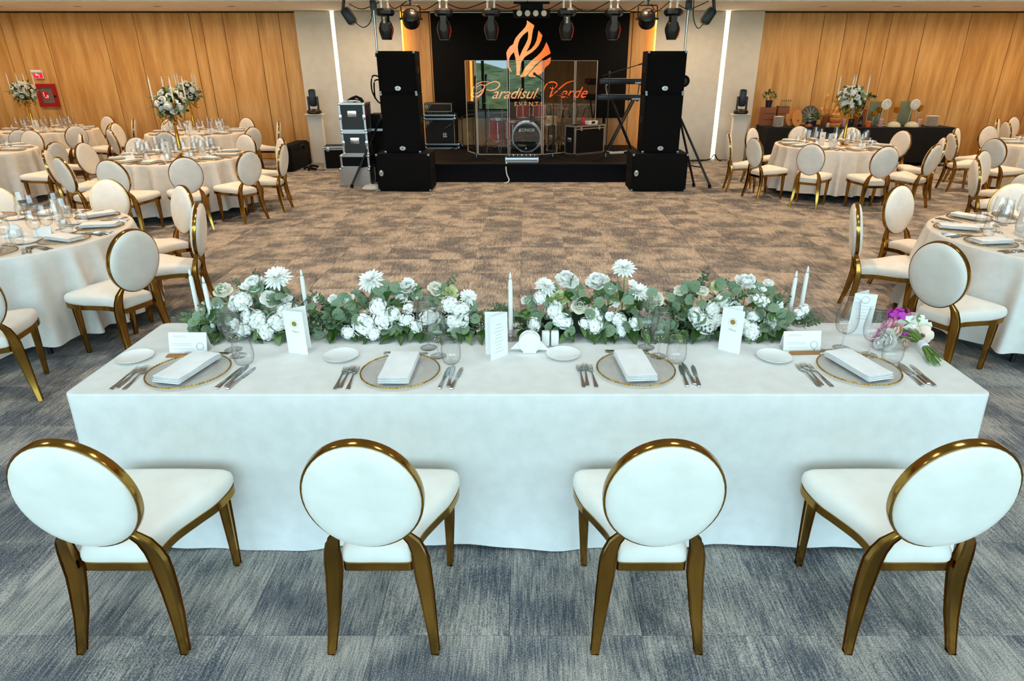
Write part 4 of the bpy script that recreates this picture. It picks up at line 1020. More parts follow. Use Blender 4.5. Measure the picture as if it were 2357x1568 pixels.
# ------------------------------------------------------------------ candelabra centrepieces
mat('gold_leaf', 'cf9a35', .2, 1.0)
def candelabra(k, x, y, rz, seed, tilt=0.):
    ph = TB[k][2]; rg = random.Random(seed)
    t = thing('candelabra', 'tall gold candelabra standing on the ' + ph, 'candelabra', (x, y, ZT + .0005), rz, 'gold candelabras')
    part('base', MB().lathe([(0, 0), (.085, 0), (.088, .008), (.06, .02), (.03, .035), (.022, .05), (0, .05)], 24, cap=False), 'gold_leaf', t)
    part('crystal_knop', MB().lathe([(.0001, .05), (.03, .06), (.036, .08), (.028, .1), (.0001, .105)], 10, cap=False), 'crystal', t)
    part('stem', MB().lathe([(.012, .10), (.030, .115), (.026, .14), (.022, .30), (.017, .41), (.024, .425), (.024, .435), (.012, .45), (.010, .56), (0, .56)], 16, cap=False), 'gold_leaf', t)
    part('crystal_collar', MB().lathe([(.0001, .45), (.026, .458), (.032, .468), (.0001, .476)], 12, cap=False), 'crystal', t)
    for q in range(4):
        a = PI / 2 * q + .5
        pts = []
        for i in range(13):
            f = i / 12; r = .02 + .205 * f + .03 * sin(f * 5.5); z = .53 - .085 * sin(f * PI * 1.1) + .17 * max(0, f - .55) * 2
            pts.append((r * cos(a), r * sin(a), z))
        part('arm', MB().tube(pts, .0065, 6), 'gold_leaf', t)
        part('curl', MB().tube([(cos(a) * (.15 + .035 * cos(j * .6)), sin(a) * (.15 + .035 * cos(j * .6)), .47 + .035 * sin(j * .6)) for j in range(11)], .005, 5), 'gold_leaf', t)
        ex, ey, ez = pts[-1]
        part('cup', MB().lathe([(.008, ez - .02), (.012, ez), (.03, ez + .012), (.032, ez + .018), (.014, ez + .02), (.014, ez + .045), (.010, ez + .045)], 14, Matrix.Translation((ex, ey, 0)), cap=False), 'gold_leaf', t)
        ca, sa = cos(rz), sin(rz)
        c = thing('taper_candle', 'white taper on the gold candelabra of the ' + ph, 'candle', (x + ex * ca - ey * sa, y + ex * sa + ey * ca, ZT + ez + .022), 0, 'tapers on the candelabra of the ' + ph)
        part('wax', MB().lathe([(0, 0), (.0105, 0), (.011, .01), (.0085, .27), (.0065, .285), (0, .285)], 12, cap=False), 'candle_wax', c)
        part('flame_tip', MB().lathe([(0, .284), (.006, .29), (.0055, .302), (0, .322)], 10, cap=False), 'white_gloss', c)
    fb = thing('floral_centrepiece', 'white flower ball above the ' + ph, 'flowers', (x, y, ZT + .70), 0, 'flower balls on the candelabras')
    part('moss_foam', MB().lathe([(0, -.15), (.08, -.14), (.14, -.06), (.155, .03), (.12, .12), (.05, .16), (0, .165)], 16, cap=False), 'moss', fb)
    kinds = ['W', 'P', 'H', 'R', 'L', 'H', 'W', 'D', 'h', 'P', 'L', 'C']
    for i in range(30):
        z = 1 - 2 * (i + .5) / 34; a = i * 2.399963 + seed; r = math.sqrt(max(0, 1 - z * z)); d = Vector((r * cos(a), r * sin(a), z * .85 + .1)); kd = kinds[(i * 5 + seed) % 12]; nm_, ms = NAMES[kd]
        pm(nm_, ms, fb, d * .175, orient(d + Vector((0, 0, .25)), rg.uniform(0, 6)), rg.uniform(.040, .054) * (1.15 if kd in 'HhP' else 1))
    for i in range(64):
        z = 1 - 2 * (i + .5) / 64; a = i * 2.399963 * 1.7 + 1; r = math.sqrt(max(0, 1 - z * z)); d = Vector((r * cos(a), r * sin(a), z * .9)); kd = ('leaf_point', 'leaf_round', 'leaf_point', 'leaf_slim')[i % 4]
        e = d + Vector((rg.uniform(-.7, .7), rg.uniform(-.7, .7), rg.uniform(-.7, .4)))
        pm('leaf', kd, fb, d * rg.uniform(.165, .20), orient_leaf(e, d, rg.uniform(-.5, .5)), rg.uniform(.06, .085))
    for i in range(8):
        a = i * .8; d = Vector((cos(a), sin(a), rg.uniform(-.6, .3))); pm('sprig', 'sprig_%d' % (i % 3), fb, d * .16, orient_leaf(d, (0, 0, 1), rg.uniform(-.5, .5)), rg.uniform(.10, .15))
candelabra('L2', -4.86, 9.22, .2, 1); candelabra('L4', -6.38, 12.80, .9, 2); candelabra('L3', -9.78, 13.25, .4, 3); candelabra('R2', 5.08, 10.65, .55, 4); candelabra('L5', -8.42, 9.92, .1, 5)

# ------------------------------------------------------------------ on the back wall
mat('fire_red', 'a3121c', .4); mat('sign_red', 'd3122f', .4); mat('mirror_glass', '8a8c88', .08, .6)
yw = YB - .003
t = thing('fire_hose_cabinet', 'red framed fire hose cabinet with glass door on the wood wall', 'cabinet', (-10.42, yw, 1.34))
w, h = .43, .465
for (cx, cz, sx, sz) in ((-w / 2 + .04, 0, .08, h), (w / 2 - .04, 0, .08, h), (0, h / 2 - .04, w - .16, .08), (0, -h / 2 + .04, w - .16, .08)):
    part('frame_side', MB().box((cx, -.02, cz), (sx, .04, sz), ch=.002), 'fire_red', t, False)
part('glass_door', MB().box((0, -.012, 0), (w - .15, .012, h - .15)), 'mirror_glass', t, False)
part('hose_sign', MB().box((-.035, -.021, 0), (.13, .004, .15)), 'sign_red', t, False)
for a in (MB().box((-.07, -.024, .02), (.02, .002, .09)), MB().box((-.02, -.024, -.045), (.08, .002, .02)), MB().box((.005, -.024, -.02), (.035, .002, .05))): part('hose_pictogram', a, 'white_paper', t, False)
part('lock', MB().box((w / 2 - .04, -.045, -.02), (.05, .012, .045), ch=.003), 'black_plastic', t, False)
t = thing('hose_sign', 'red and white projecting fire hose sign above the hose cabinet', 'sign', (-10.50, yw, 1.75))
emis('sign_red_lit', 'e01238', .5); 
part('bracket', MB().box((0, -.03, .075), (.215, .06, .045), ch=.002), 'white_gloss', t, False)
part('sign_panel', MB().box((.01, -.03, -.01), (.215, .012, .125), ch=.001), 'white_paper', t, False); part('red_field', MB().box((.01, -.0375, -.015), (.195, .004, .10)), 'sign_red_lit', t, False)
for a in (MB().box((-.02, -.041, .005), (.045, .002, .045)), MB().box((.02, -.041, .0), (.04, .002, .02)), MB().box((.035, -.041, -.03), (.015, .002, .05))): part('pictogram', a, 'white_paper', t, False)
# ------------------------------------------------------------------ stage
SD = 'stage'
t = thing('stage_platform', 'low black stage platform with dark skirt under the band gear', 'stage', (.05, 13.15, 0))
mat('stage_carpet', '0c0b0d', .95, Specular_IOR_Level=.2); mat('stage_skirt', '090b13', .9, Specular_IOR_Level=.2)
part('deck', MB().box((0, 0, .305), (4.5, 2.94, .03)), 'stage_carpet', t, False)
sk = MB(); vs = []
for i in range(161):
    x = -2.24 + 4.48 * i / 160; d = .004 * sin(i * .9) + .003 * sin(i * .37)
    vs += [(x, -1.455 + d, 0.002), (x, -1.46, .29)]
sk.add(vs, [(i * 2, i * 2 + 2, i * 2 + 3, i * 2 + 1) for i in range(160)]); part('skirt', sk, 'stage_skirt', t)
part('frame', MB().box((0, .02, .145), (4.4, 2.86, .28)), 'black_matte', t, False)
ZD = .3205
# speakers
mat('badge_silver', 'd6d6d2', .3, .6); mat('corner_metal', '8d8f90', .35, .9)
def speaker(lb, x0, x1, y0, dp, z0, z1, badge, grp):
    w, h = x1 - x0, z1 - z0
    t = thing('loudspeaker', lb, 'speaker', ((x0 + x1) / 2, y0 + dp / 2, z0), 0, grp)
    part('cabinet', MB().box((0, .008, h / 2), (w, dp - .016, h), ch=.008), 'black_cover', t)
    part('grille', MB().box((0, -dp / 2 + .006, h / 2), (w - .05, .012, h - .05), ch=.003), 'black_cover', t)
    bx, bz, ver = badge
    rm = Matrix.Translation((bx, -dp / 2 - .001, bz)) @ Matrix.Rotation(PI / 2, 4, 'X')
    sx, sy = (.7, 1) if ver else (1, .7)
    b = part('badge', MB().lathe([(0, .003), (.046, .003), (.05, 0)], 24, rm, sx, sy, cap=False), 'badge_silver', t)
    part('badge_ring', MB().lathe([(.020, .0045), (.024, .0045), (.024, .003), (.020, .003)], 20, rm, cap=False), 'black_plastic', b); part('badge_mark', MB().box((bx, -dp / 2 - .005, bz), (.018, .003, .018)), 'black_plastic', b, False)
    for sx_ in (-1, 1):
        for sz_ in (0, 1):
            part('corner', MB().box((sx_ * (w / 2 - .016), -dp / 2 + .008, sz_ * h + (-.016 if sz_ else .016)), (.036, .02, .036), ch=.004), 'corner_metal', t)
    part('side_handle', MB().box(((w / 2 + .001) * (1 if x0 < 0 else -1), 0, h * .55), (.006, .16, .1), ch=.002), 'black_plastic', t)
for s_, xa, xb, ma, mb_ in (('hose-cabinet side', -2.50, -1.612, -2.365, -1.762), ('buffet side', 1.732, 2.652, 1.892, 2.505)):
    speaker('wide black subwoofer on the floor under the speaker stack, ' + s_, xa, xb, 10.78, .66, 0, .607, ((xa - (xa + xb) / 2) + .075, .30, True), 'subwoofers')
    speaker('tall black loudspeaker in the middle of the stack, ' + s_, ma, mb_, 10.90, .5, .609, 1.53, (0, .075, False), 'middle loudspeakers')
    speaker('square black loudspeaker on top of the stack, ' + s_, ma - .005, mb_ - .003, 10.90, .5, 1.532, 2.15, (0, .075, False), 'top loudspeakers')
# truss stands and bar
def tubeto(name, pts, r, m, par, n=8): return part(name, MB().tube(pts, r, n), m, par)
for s_, x, feet in (('hose-cabinet side', -2.50, ((-.53, -.53), (.62, -.09), (-.2, .72))), ('buffet side', 2.615, ((.53, -.53), (.28, -.42), (.15, .72)))):
    y = 11.62; t = thing('lighting_stand', 'black tripod stand with silver mast carrying the light bar, ' + s_, 'stand', (x, y, 0), 0, 'lighting stands')
    tubeto('mast', [(0, 0, .25), (0, 0, 1.5)], .024, 'black_plastic', t, 12); tubeto('inner_mast', [(0, 0, 1.5), (0, 0, 2.93)], .018, 'steel', t, 12)
    part('collar', MB().box((0, 0, 1.12), (.08, .08, .09), ch=.01).box((0, 0, 2.1), (.07, .07, .06), ch=.01), 'black_plastic', t); part('top_clamp', MB().box((0, 0, 2.84), (.1, .09, .14), ch=.02).box((.03, -.05, 2.78), (.1, .03, .03)), 'black_plastic', t)
    for fx, fy in feet:
        l = tubeto('leg', [(fx * .06, fy * .06, 1.1), (fx, fy, .03)], .02, 'black_plastic', t); part('rubber_foot', MB().tube([(fx * .97, fy * .97, .06), (fx, fy, .006)], .028, 8), 'black_matte', l)
        tubeto('brace', [(0, 0, .35), (fx * .72, fy * .72, .33)], .011, 'black_plastic', t)
t = thing('light_bar', 'horizontal bar across the stage carrying the lights', 'truss', (.05, 11.62, 2.955))
tubeto('tube', [(-3.25, 0, 0), (3.2, 0, 0)], .024, 'aluminium', t, 12); tubeto('upper_tube', [(-3.25, 0, .2), (3.2, 0, .2)], .024, 'aluminium', t, 12)
for i in range(14): tubeto('lattice', [(-3.1 + i * .46, 0, .01), (-2.87 + i * .46, 0, .19)], .008, 'aluminium', t, 6)
# lights on the bar
mat('lens_glow', '6a1418', .2); mat('red_accent', 'd02a30', .3); mat('lens_white', 'e6dfd2', .25); mat('sticker', 'd9d3b8', .7)  # plain red for side strips and indicators, no emission
ANGB = .55
def moving_head(x, lb, num=None):
    t = thing('moving_head_light', lb, 'stage light', (x, 11.60, 2.93), 0, 'moving head lights on the bar')
    for dx in (-.055, .055): part('clamp', MB().cyl((dx, 0, 0), (dx, 0, -.14), .018, .018, 10).box((dx, 0, -.01), (.05, .06, .05)), 'white_gloss', t)
    part('base', MB().lathe([(0, -.14), (.12, -.14), (.155, -.17), (.155, -.22), (.12, -.255), (0, -.255)], 8, sy=.72, cap=False), 'black_plastic', t, False)
    part('display', MB().box((0, -.109, -.195), (.1, .01, .045)), 'dark_grey', t, False)
    for sy_ in (-1, 1):
        part('yoke_arm', MB().poly([(-.05, -.25), (.05, -.25), (.042, -.36), (.055, -.40), (.05, -.46), (0, -.49), (-.05, -.46), (-.055, -.40), (-.042, -.36)], .03, Matrix.Translation((0, sy_ * .10 - .015, 0))), 'dark_grey', t, False)
    part('head', MB().lathe([(0, -.28), (.05, -.29), (.10, -.36), (.122, -.43), (.118, -.48), (.085, -.585), (.08, -.60), (0, -.60)], 18, sy=.68, cap=False), 'black_plastic', t)
    part('lens', MB().lathe([(0, -.603), (.07, -.603), (.075, -.60)], 18, sy=.68, cap=False), 'lens_white', t)
    part('side_strip', MB().tube([(.10, -.06, -.40), (.113, -.055, -.45), (.09, -.05, -.57)], .006, 5), 'red_accent', t)
    if num:
        part('number_sticker', MB().box((0, -.118, -.315), (.034, .002, .09)), 'sticker', t, False); text('number', num, .05, 'black_matte', t, (0, -.1195, -.315), (PI / 2, -PI / 2, 0), 0, .0004)
for x, lb, nn in ((-2.317, 'moving head light with pale number sticker 16, over the speaker stack', '16'), (-1.364, 'moving head light between round can and plain moving head', None), (-.590, 'moving head light beside the four-lens bar, hose-cabinet side', None),
                  (.640, 'moving head light with pale number sticker 17, beside four-lens bar', '17'), (1.407, 'moving head light hanging at the screen edge, buffet side', None), (2.374, 'moving head light hanging over the buffet-side speaker stack', None)):
    moving_head(x, lb, nn)
def par_can(x, lb, tx):
    t = thing('par_light', lb, 'stage light', (x, 11.60, 2.93), 0, 'round can lights on the bar')
    part('hook', MB().cyl((0, 0, .03), (0, 0, -.09), .012, .012, 8).box((0, 0, .0), (.05, .06, .06)), 'black_plastic', t)
    part('yoke', MB().tube([(-.155, 0, -.30), (-.155, 0, -.12), (-.14, 0, -.095), (.14, 0, -.095), (.155, 0, -.12), (.155, 0, -.30)], .011, 6), 'black_plastic', t)
    q = Matrix.Translation((0, 0, -.28)) @ Matrix.Rotation(R(55), 4, 'X') @ Matrix.Rotation(R(tx), 4, 'Y')
    part('can', MB().merge(MB().lathe([(0, .12), (.08, .115), (.125, .08), (.14, 0), (.14, -.10), (.10, -.12), (0, -.12)], 18, cap=False), q), 'black_plastic', t)
    part('status_display', MB().merge(MB().box((.02, .05, .119), (.06, .03, .004)), q), 'dark_grey', t, False); part('indicator', MB().merge(MB().box((.05, -.01, .121), (.02, .012, .006)), q), 'red_accent', t, False)
    for sx in (-1, 1): part('knob', MB().cyl((sx * .14, 0, -.29), (sx * .185, 0, -.29), .018, .018, 8), 'black_plastic', t)
par_can(-1.897, 'round black can light on the bar, hose-cabinet side of the screen', 8); par_can(1.953, 'round black can light on the bar, buffet side of the screen', -8)
def flat_par(x, lb, tilt):
    t = thing('flat_light', lb, 'stage light', (x, 11.60, 2.93), 0, 'flat tilted lights on the bar ends')
    part('bracket', MB().box((0, 0, -.09), (.03, .1, .20), Matrix.Rotation(tilt * .2, 4, 'Y'), .004), 'black_plastic', t)
    q = Matrix.Translation((tilt * .06, 0, -.255)) @ Matrix.Rotation(-tilt * .55, 4, 'Y')
    part('housing', MB().merge(MB().box((0, 0, 0), (.13, .22, .25), ch=.03), q), 'black_plastic', t); part('lens_face', MB().merge(MB().box((-tilt * .068, 0, 0), (.006, .18, .20)), q), 'dark_grey', t, False)
flat_par(-2.96, 'flat black light tilted at the bar end, hose-cabinet side', -1 * -1); flat_par(3.0, 'flat black light tilted at the bar end, buffet side', -1)
t = thing('blinder_light', 'black four-lens light box at the middle of the bar', 'stage light', (.068, 11.55, 2.70), 0)
part('housing', MB().box((0, .02, .01), (.60, .18, .11), ch=.01).box((0, .03, .10), (.36, .14, .10), ch=.01).box((0, .03, .17), (.58, .1, .03)), 'black_matte', t)
for q in range(4): part('lens', MB().lathe([(0, .012), (.035, .008), (.045, 0)], 16, Matrix.Translation((-.198 + q * .132, -.072, .012)) @ Matrix.Rotation(PI / 2, 4, 'X'), cap=False), 'lens_white', t)
rc = random.Random(4)
def cable(pts, lb, r=.006, m='black_matte', grp=None, name='cable'):
    P_ = [Vector(p) for p in pts]; out = []
    for i in range(len(P_) - 1):
        p0, p1, p2, p3 = P_[max(0, i - 1)], P_[i], P_[i + 1], P_[min(len(P_) - 1, i + 2)]
        for s_ in range(6):
            u = s_ / 6; out.append(.5 * ((2 * p1) + (p2 - p0) * u + (2 * p0 - 5 * p1 + 4 * p2 - p3) * u * u + (3 * p1 - p0 - 3 * p2 + p3) * u ** 3))
    out.append(P_[-1]); b = min(out, key=lambda v: v.z); o = part(name, MB().tube([v - b for v in out], r, 6), m); o.location = b
    return tag(o, lb, 'cable', grp)
xs = [-2.96, -2.317, -1.897, -1.364, -.59, .07, .64, 1.407, 1.953, 2.374, 3.0]
for a, b in zip(xs[:-1], xs[1:]):
    cable([(a + .06, 11.66, 2.86), ((a + b) / 2 - .05, 11.66, 2.80 - rc.uniform(0, .06)), (b - .06, 11.66, 2.90)], 'black cable slung between stage lights under the bar', .007, 'black_matte', 'cables slung along the bar')
cable([(-2.9, 11.66, 2.66), (-2.72, 11.66, 2.52), (-2.58, 11.66, 2.60), (-2.52, 11.66, 2.85)], 'looped cable hanging from the flat light, hose-cabinet side', .007); cable([(2.93, 11.66, 2.64), (2.82, 11.66, 2.50), (2.72, 11.66, 2.66), (2.70, 11.66, 2.95)], 'looped cable hanging from the flat light, buffet side', .007)
# screen with logo
SY = 14.50
noisy('led_black', '040405', '080809', 120, 2, .8, Specular_IOR_Level=.2)
sc = thing('led_screen', 'large black screen with orange flame logo behind the band', 'screen', (.055, SY, .895))
part('panel', MB().box((0, .03, 1.02), (4.07, .06, 2.04), ch=.004), 'led_black', sc); part('top_rail', MB().box((0, .01, 2.03), (4.07, .05, .018)), 'aluminium', sc, False)
lm = bpy.data.materials.new('logo_light'); lm.use_nodes = True; nt = Nt(lm); b_ = bsdf(lm); g_ = nt.add('NewGeometry'); sp = nt.add('SeparateXYZ'); nt.link(g_.outputs['Position'], sp.inputs[0])
mr_ = nt.add('MapRange'); mr_.inputs['From Min'].default_value = -.5; mr_.inputs['From Max'].default_value = .65; nt.link(sp.outputs[0], mr_.inputs['Value'])
rr_ = ramp(nt, mr_.outputs[0], [(0, 'ff9d6c'), (.4, 'ffa860'), (.7, 'ff7a28'), (1, 'ff5a22')]); b_.inputs['Base Color'].default_value = (.08, .03, .01, 1); nt.link(rr_.outputs[0], b_.inputs['Emission Color']); b_.inputs['Emission Strength'].default_value = 1.05
M['logo_light'] = lm
def lg(X, Y):
    v = aty(1150 + X / 10.45, 40 + Y / 10.45, SY - .008); return (v.x - .055, v.z - .895)
FL = [[(655, 70), (680, 330), (570, 420), (490, 520), (450, 620), (435, 720), (450, 840), (475, 950), (520, 1080), (490, 1250), (485, 1400), (400, 1390), (405, 1290), (400, 1130), (380, 980), (345, 835), (280, 900), (240, 970), (225, 1060), (240, 1200), (300, 1330), (215, 1250), (185, 1170), (178, 1000), (160, 855), (190, 780), (245, 700), (325, 645), (350, 570), (380, 500), (470, 390), (560, 300), (620, 230), (655, 150)],
      [(655, 70), (825, 185), (832, 215), (805, 290), (785, 400), (770, 520), (745, 620), (700, 730), (640, 835), (760, 760), (840, 660), (890, 550), (915, 430), (935, 315), (1030, 435), (1000, 550), (950, 660), (880, 750), (780, 840), (660, 915), (600, 960), (560, 1020), (520, 1080), (475, 950), (550, 780), (620, 650), (675, 530), (690, 430), (680, 330)],
      [(1125, 595), (1180, 710), (1225, 850), (1215, 875), (1100, 940), (1000, 1020), (850, 1150), (740, 1290), (640, 1410), (560, 1440), (485, 1430), (540, 1350), (600, 1230), (680, 1130), (790, 1020), (900, 930), (1000, 830), (1070, 720)],
      [(1232, 955), (1220, 1090), (1170, 1150), (1110, 1190), (1060, 1290), (1000, 1350), (850, 1440), (720, 1430), (680, 1390), (760, 1290), (880, 1170), (1000, 1060), (1120, 1020)]]
for q, f in enumerate(FL): part('flame', MB().poly([lg(*p) for p in f], .004, Matrix.Translation((0, -.006 - .0005 * q, 0))), 'logo_light', sc, False)
def lt(X, Y):
    v = aty(1080 + X / 8.418, 175 + Y / 8.418, SY - .008); return Vector((v.x - .055, -.006, v.z - .895))
def swash(pts, w0, w1):
    P_ = [lt(*p) for p in pts]; out = []
    for i in range(len(P_) - 1):
        p0, p1, p2, p3 = P_[max(0, i - 1)], P_[i], P_[i + 1], P_[min(len(P_) - 1, i + 2)]
        for s_ in range(7):
            u = s_ / 7; out.append(.5 * ((2 * p1) + (p2 - p0) * u + (2 * p0 - 5 * p1 + 4 * p2 - p3) * u * u + (3 * p1 - p0 - 3 * p2 + p3) * u ** 3))
    out.append(P_[-1]); n = len(out)
    return MB().tube(out, [(w0 + (w1 - w0) * sin(PI * i / (n - 1))) for i in range(n)], 6)
for pts, a, b in (([(300, 170), (285, 240), (240, 340), (160, 400), (70, 395), (45, 350), (90, 330)], .008, .02), ([(390, 115), (270, 110), (160, 150), (80, 230), (75, 310), (140, 340), (240, 280), (300, 215), (260, 170), (180, 190), (130, 240)], .006, .013), ([(310, 190), (400, 135), (500, 108), (580, 140), (575, 205), (500, 262), (400, 280), (330, 262)], .006, .014),
                  ([(1440, 340), (1450, 260), (1500, 160), (1600, 115), (1690, 140), (1690, 200), (1620, 250), (1560, 220)], .006, .014), ([(1610, 180), (1620, 250), (1590, 330), (1560, 410)], .008, .018), ([(1560, 410), (1660, 330), (1790, 210), (1900, 130), (2040, 90)], .007, .014)):
    part('script_swash', swash(pts, a, b), 'logo_light', sc)
p = lt(850, 345); text('script_lettering', 'aradisul', .31, 'logo_light', sc, (p.x, -.008, p.z), (PI / 2, 0, 0), .5, .003, space=.98); p = lt(2000, 330); text('script_lettering', 'erde', .31, 'logo_light', sc, (p.x, -.008, p.z), (PI / 2, 0, 0), .5, .003)
p = lt(1150, 550); text('caps_lettering', 'EVENTS', .13, 'logo_light', sc, (p.x, -.008, p.z), (PI / 2, 0, 0), 0, .003, space=1.5)
for cz in (.0,): part('foot_bracket', MB().box((-1.6, .03, -.28), (.06, .06, .56)).box((1.6, .03, -.28), (.06, .06, .56)), 'black_matte', sc, False)
# acrylic drum shield
mat('acrylic_edge', 'd9cfc6', .25)
sh = thing('drum_shield', 'clear acrylic drum shield of five hinged panels around the drums', 'screen', (0, 12.96, ZD))
E5 = [(-1.22, 13.50), (-.985, 12.99), (-.362, 12.95), (.292, 12.95), (.93, 13.42), (1.40, 13.72)]
for (ax_, ay), (bx_, by) in zip(E5[:-1], E5[1:]):
    d = Vector((bx_ - ax_, by - ay, 0)); L_ = d.length; d.normalize(); mx = Matrix.Translation((ax_, ay - 12.96, 0)) @ Matrix.Rotation(math.atan2(d.y, d.x), 4, 'Z')
    pn = part('acrylic_panel', MB().merge(MB().box((L_ / 2, 0, .855), (L_ - .03, .006, 1.70)), mx), 'acrylic', sh, False)
    part('panel_edge', MB().merge(MB().box((.017, 0, .855), (.012, .012, 1.70)).box((L_ - .017, 0, .855), (.012, .012, 1.70)).box((L_ / 2, 0, .008), (L_ - .03, .012, .012)).box((L_ / 2, 0, 1.704), (L_ - .03, .008, .006)), mx), 'acrylic_edge', pn, False)
# drums
mat('drum_red', '9c0f17', .15, Coat_Weight=.6); mat('drum_head_black', '0b0b0c', .18); mat('drum_head_clear', 'b8a890', .35); mat('maple', 'c79a58', .3); noisy('cymbal', 'a9783a', 'c9983f', 20, 2, .3, 1.0); mat('yellow_print', 'd9b32a', .5)
RX = Matrix.Rotation(PI / 2, 4, 'X')
t = thing('bass_drum', 'black-headed bass drum with two red rack toms behind the shield', 'drum', (-.018, 13.32, ZD))
bz = .295
q = Matrix.Translation((0, 0, bz)) @ RX
part('shell', MB().lathe([(.275, -.40), (.275, 0)], 40, q, cap=False), 'drum_red', t)
hp = part('front_hoop', MB().lathe([(.268, .0), (.268, .035), (.292, .035), (.292, 0), (.268, 0)], 40, q, cap=False), 'steel', t)
part('rear_hoop', MB().lathe([(.268, -.44), (.268, -.40), (.292, -.40), (.292, -.44), (.268, -.44)], 40, q, cap=False), 'steel', t)
part('front_head', MB().lathe([(0, .012), (.270, .010)], 40, q, cap=False), 'drum_head_black', t)
for i in range(8):
    a = PI / 8 + i * PI / 4; part('lug', MB().cyl((.285 * cos(a), .0, bz + .285 * sin(a)), (.285 * cos(a), .12, bz + .285 * sin(a)), .012, .012, 6).box((.29 * cos(a), -.03, bz + .29 * sin(a)), (.03, .03, .03)), 'steel', t)
text('brand_lettering', 'SONOR', .088, 'badge_silver', t, (.012, -.0135, bz + .135), (PI / 2, 0, 0), 0, .001); part('brand_mark', MB().poly([(-.16, .40), (-.125, .40), (-.125, .455), (-.145, .455)], .002, Matrix.Translation((0, -.0145, 0))), 'badge_silver', t, False)
text('small_lettering', 'Zildjian', .055, 'yellow_print', t, (-.095, -.0135, bz - .155), (PI / 2, 0, 0), .35, .001); part('port_badge', MB().lathe([(0, .016), (.018, .015)], 16, Matrix.Translation((-.01, 0, bz - .215)) @ RX, cap=False), 'badge_silver', t)
for sx in (-1, 1): part('spur', MB().cyl((sx * .26, .06, .2), (sx * .34, -.02, 0), .009, .006, 8), 'steel', t)
def tom(par, x, y, z, r, h, tl, nm_='rack_tom'):
    mx = Matrix.Translation((x, y, z)) @ Matrix.Rotation(R(tl), 4, 'X')
    o = part(nm_, MB().lathe([(r, 0), (r, h)], 28, mx, cap=False), 'drum_red', par)
    for z_ in (-.008, h - .012): part('hoop', MB().lathe([(r - .002, z_), (r + .008, z_), (r + .008, z_ + .022), (r - .002, z_ + .022)], 28, mx, cap=False), 'steel', o)
    part('bottom_head', MB().lathe([(0, .002), (r, .002)], 28, mx, cap=False), 'drum_head_clear', o); part('top_head', MB().lathe([(0, h), (r, h)], 28, mx, cap=False), 'drum_head_clear', o)
    for i in range(6):
        a = i * PI / 3 + .5; part('lug', MB().merge(MB().box(((r + .008) * cos(a), (r + .008) * sin(a), h / 2), (.016, .016, h * .75)), mx), 'steel', o, False)
    return o
tom(t, -.085 + .018, .13, .635, .140, .235, -14); tom(t, .235 + .018, .13, .645, .130, .225, -14)
part('tom_mount', MB().cyl((.085, .2, .55), (.085, .2, .72), .016, .016, 8).cyl((-.03, .2, .70), (.2, .2, .70), .012, .012, 8), 'steel', t)
for x, y, h, lb in ((-.60, 13.72, .42, 'taller red floor tom beside the cymbal stands'), (-.30, 13.92, .36, 'red floor tom tucked behind the bass drum')):
    t = thing('floor_tom', lb, 'drum', (x, y, ZD)); tom(t, 0, 0, .19, .19, h, 0, 'shell')
    for i in range(3):
        a = i * 2.09 + .6; part('leg', MB().cyl((.205 * cos(a), .205 * sin(a), h * .8), (.215 * cos(a), .215 * sin(a), 0), .007, .007, 6), 'steel', t)
t = thing('snare_drum', 'maple snare drum on a chrome stand behind the shield', 'drum', (.43, 13.68, ZD))
part('shell', MB().lathe([(.17, .52), (.17, .66)], 28, cap=False), 'maple', t); part('hoop', MB().lathe([(.168, .655), (.182, .655), (.182, .675), (.168, .675)], 28, cap=False).lathe([(.168, .505), (.182, .505), (.182, .525), (.168, .525)], 28, cap=False), 'steel', t); part('head', MB().lathe([(0, .668), (.17, .668)], 28, cap=False), 'white_paper', t)
def tripod(t, h, r=.012, m='steel', sp=.28):
    part('pole', MB().cyl((0, 0, .12), (0, 0, h), r, r * .8, 8), m, t)
    for i in range(3):
        a = i * 2.094 + .4; part('leg', MB().cyl((0, 0, .26), (sp * cos(a), sp * sin(a), .008), .008, .008, 6), m, t)
tripod(t, .5)
part('basket', MB().cyl((0, 0, .5), (.14, .08, .51), .006, .006, 6).cyl((0, 0, .5), (-.14, .08, .51), .006, .006, 6).cyl((0, 0, .5), (0, -.16, .51), .006, .006, 6), 'steel', t)
for x, y, h, r, tl, lb in ((-.78, 13.45, .95, .20, 15, 'dark cymbal on a chrome stand beside the floor toms'), (-.50, 13.28, .80, .18, -12, 'bronze cymbal on the chrome stand before the floor toms'), (.62, 13.55, .86, .18, 6, 'bronze hi-hat on a chrome stand beside the snare'), (.70, 13.95, 1.08, .22, 12, 'large bronze cymbal on a chrome boom stand behind the snare')):
    t = thing('cymbal_stand', lb, 'cymbal', (x, y, ZD)); tripod(t, h)
    part('cymbal', MB().lathe([(.006, h - .0), (.03, h - .004), (.045, h - .018), (r, h - .035)], 28, Matrix.Rotation(R(tl * .4), 4, 'Y'), cap=False), 'cymbal', t); part('wing_nut', MB().cyl((0, 0, h - .01), (0, 0, h + .04), .012, .006, 8), 'steel', t)
t = thing('drum_throne', 'round black drum stool behind the kit', 'stool', (.1, 14.15, ZD)); part('seat', MB().lathe([(0, .44), (.15, .44), (.17, .46), (.17, .50), (.15, .52), (0, .52)], 24, cap=False), 'black_matte', t); tripod(t, .44, .016)
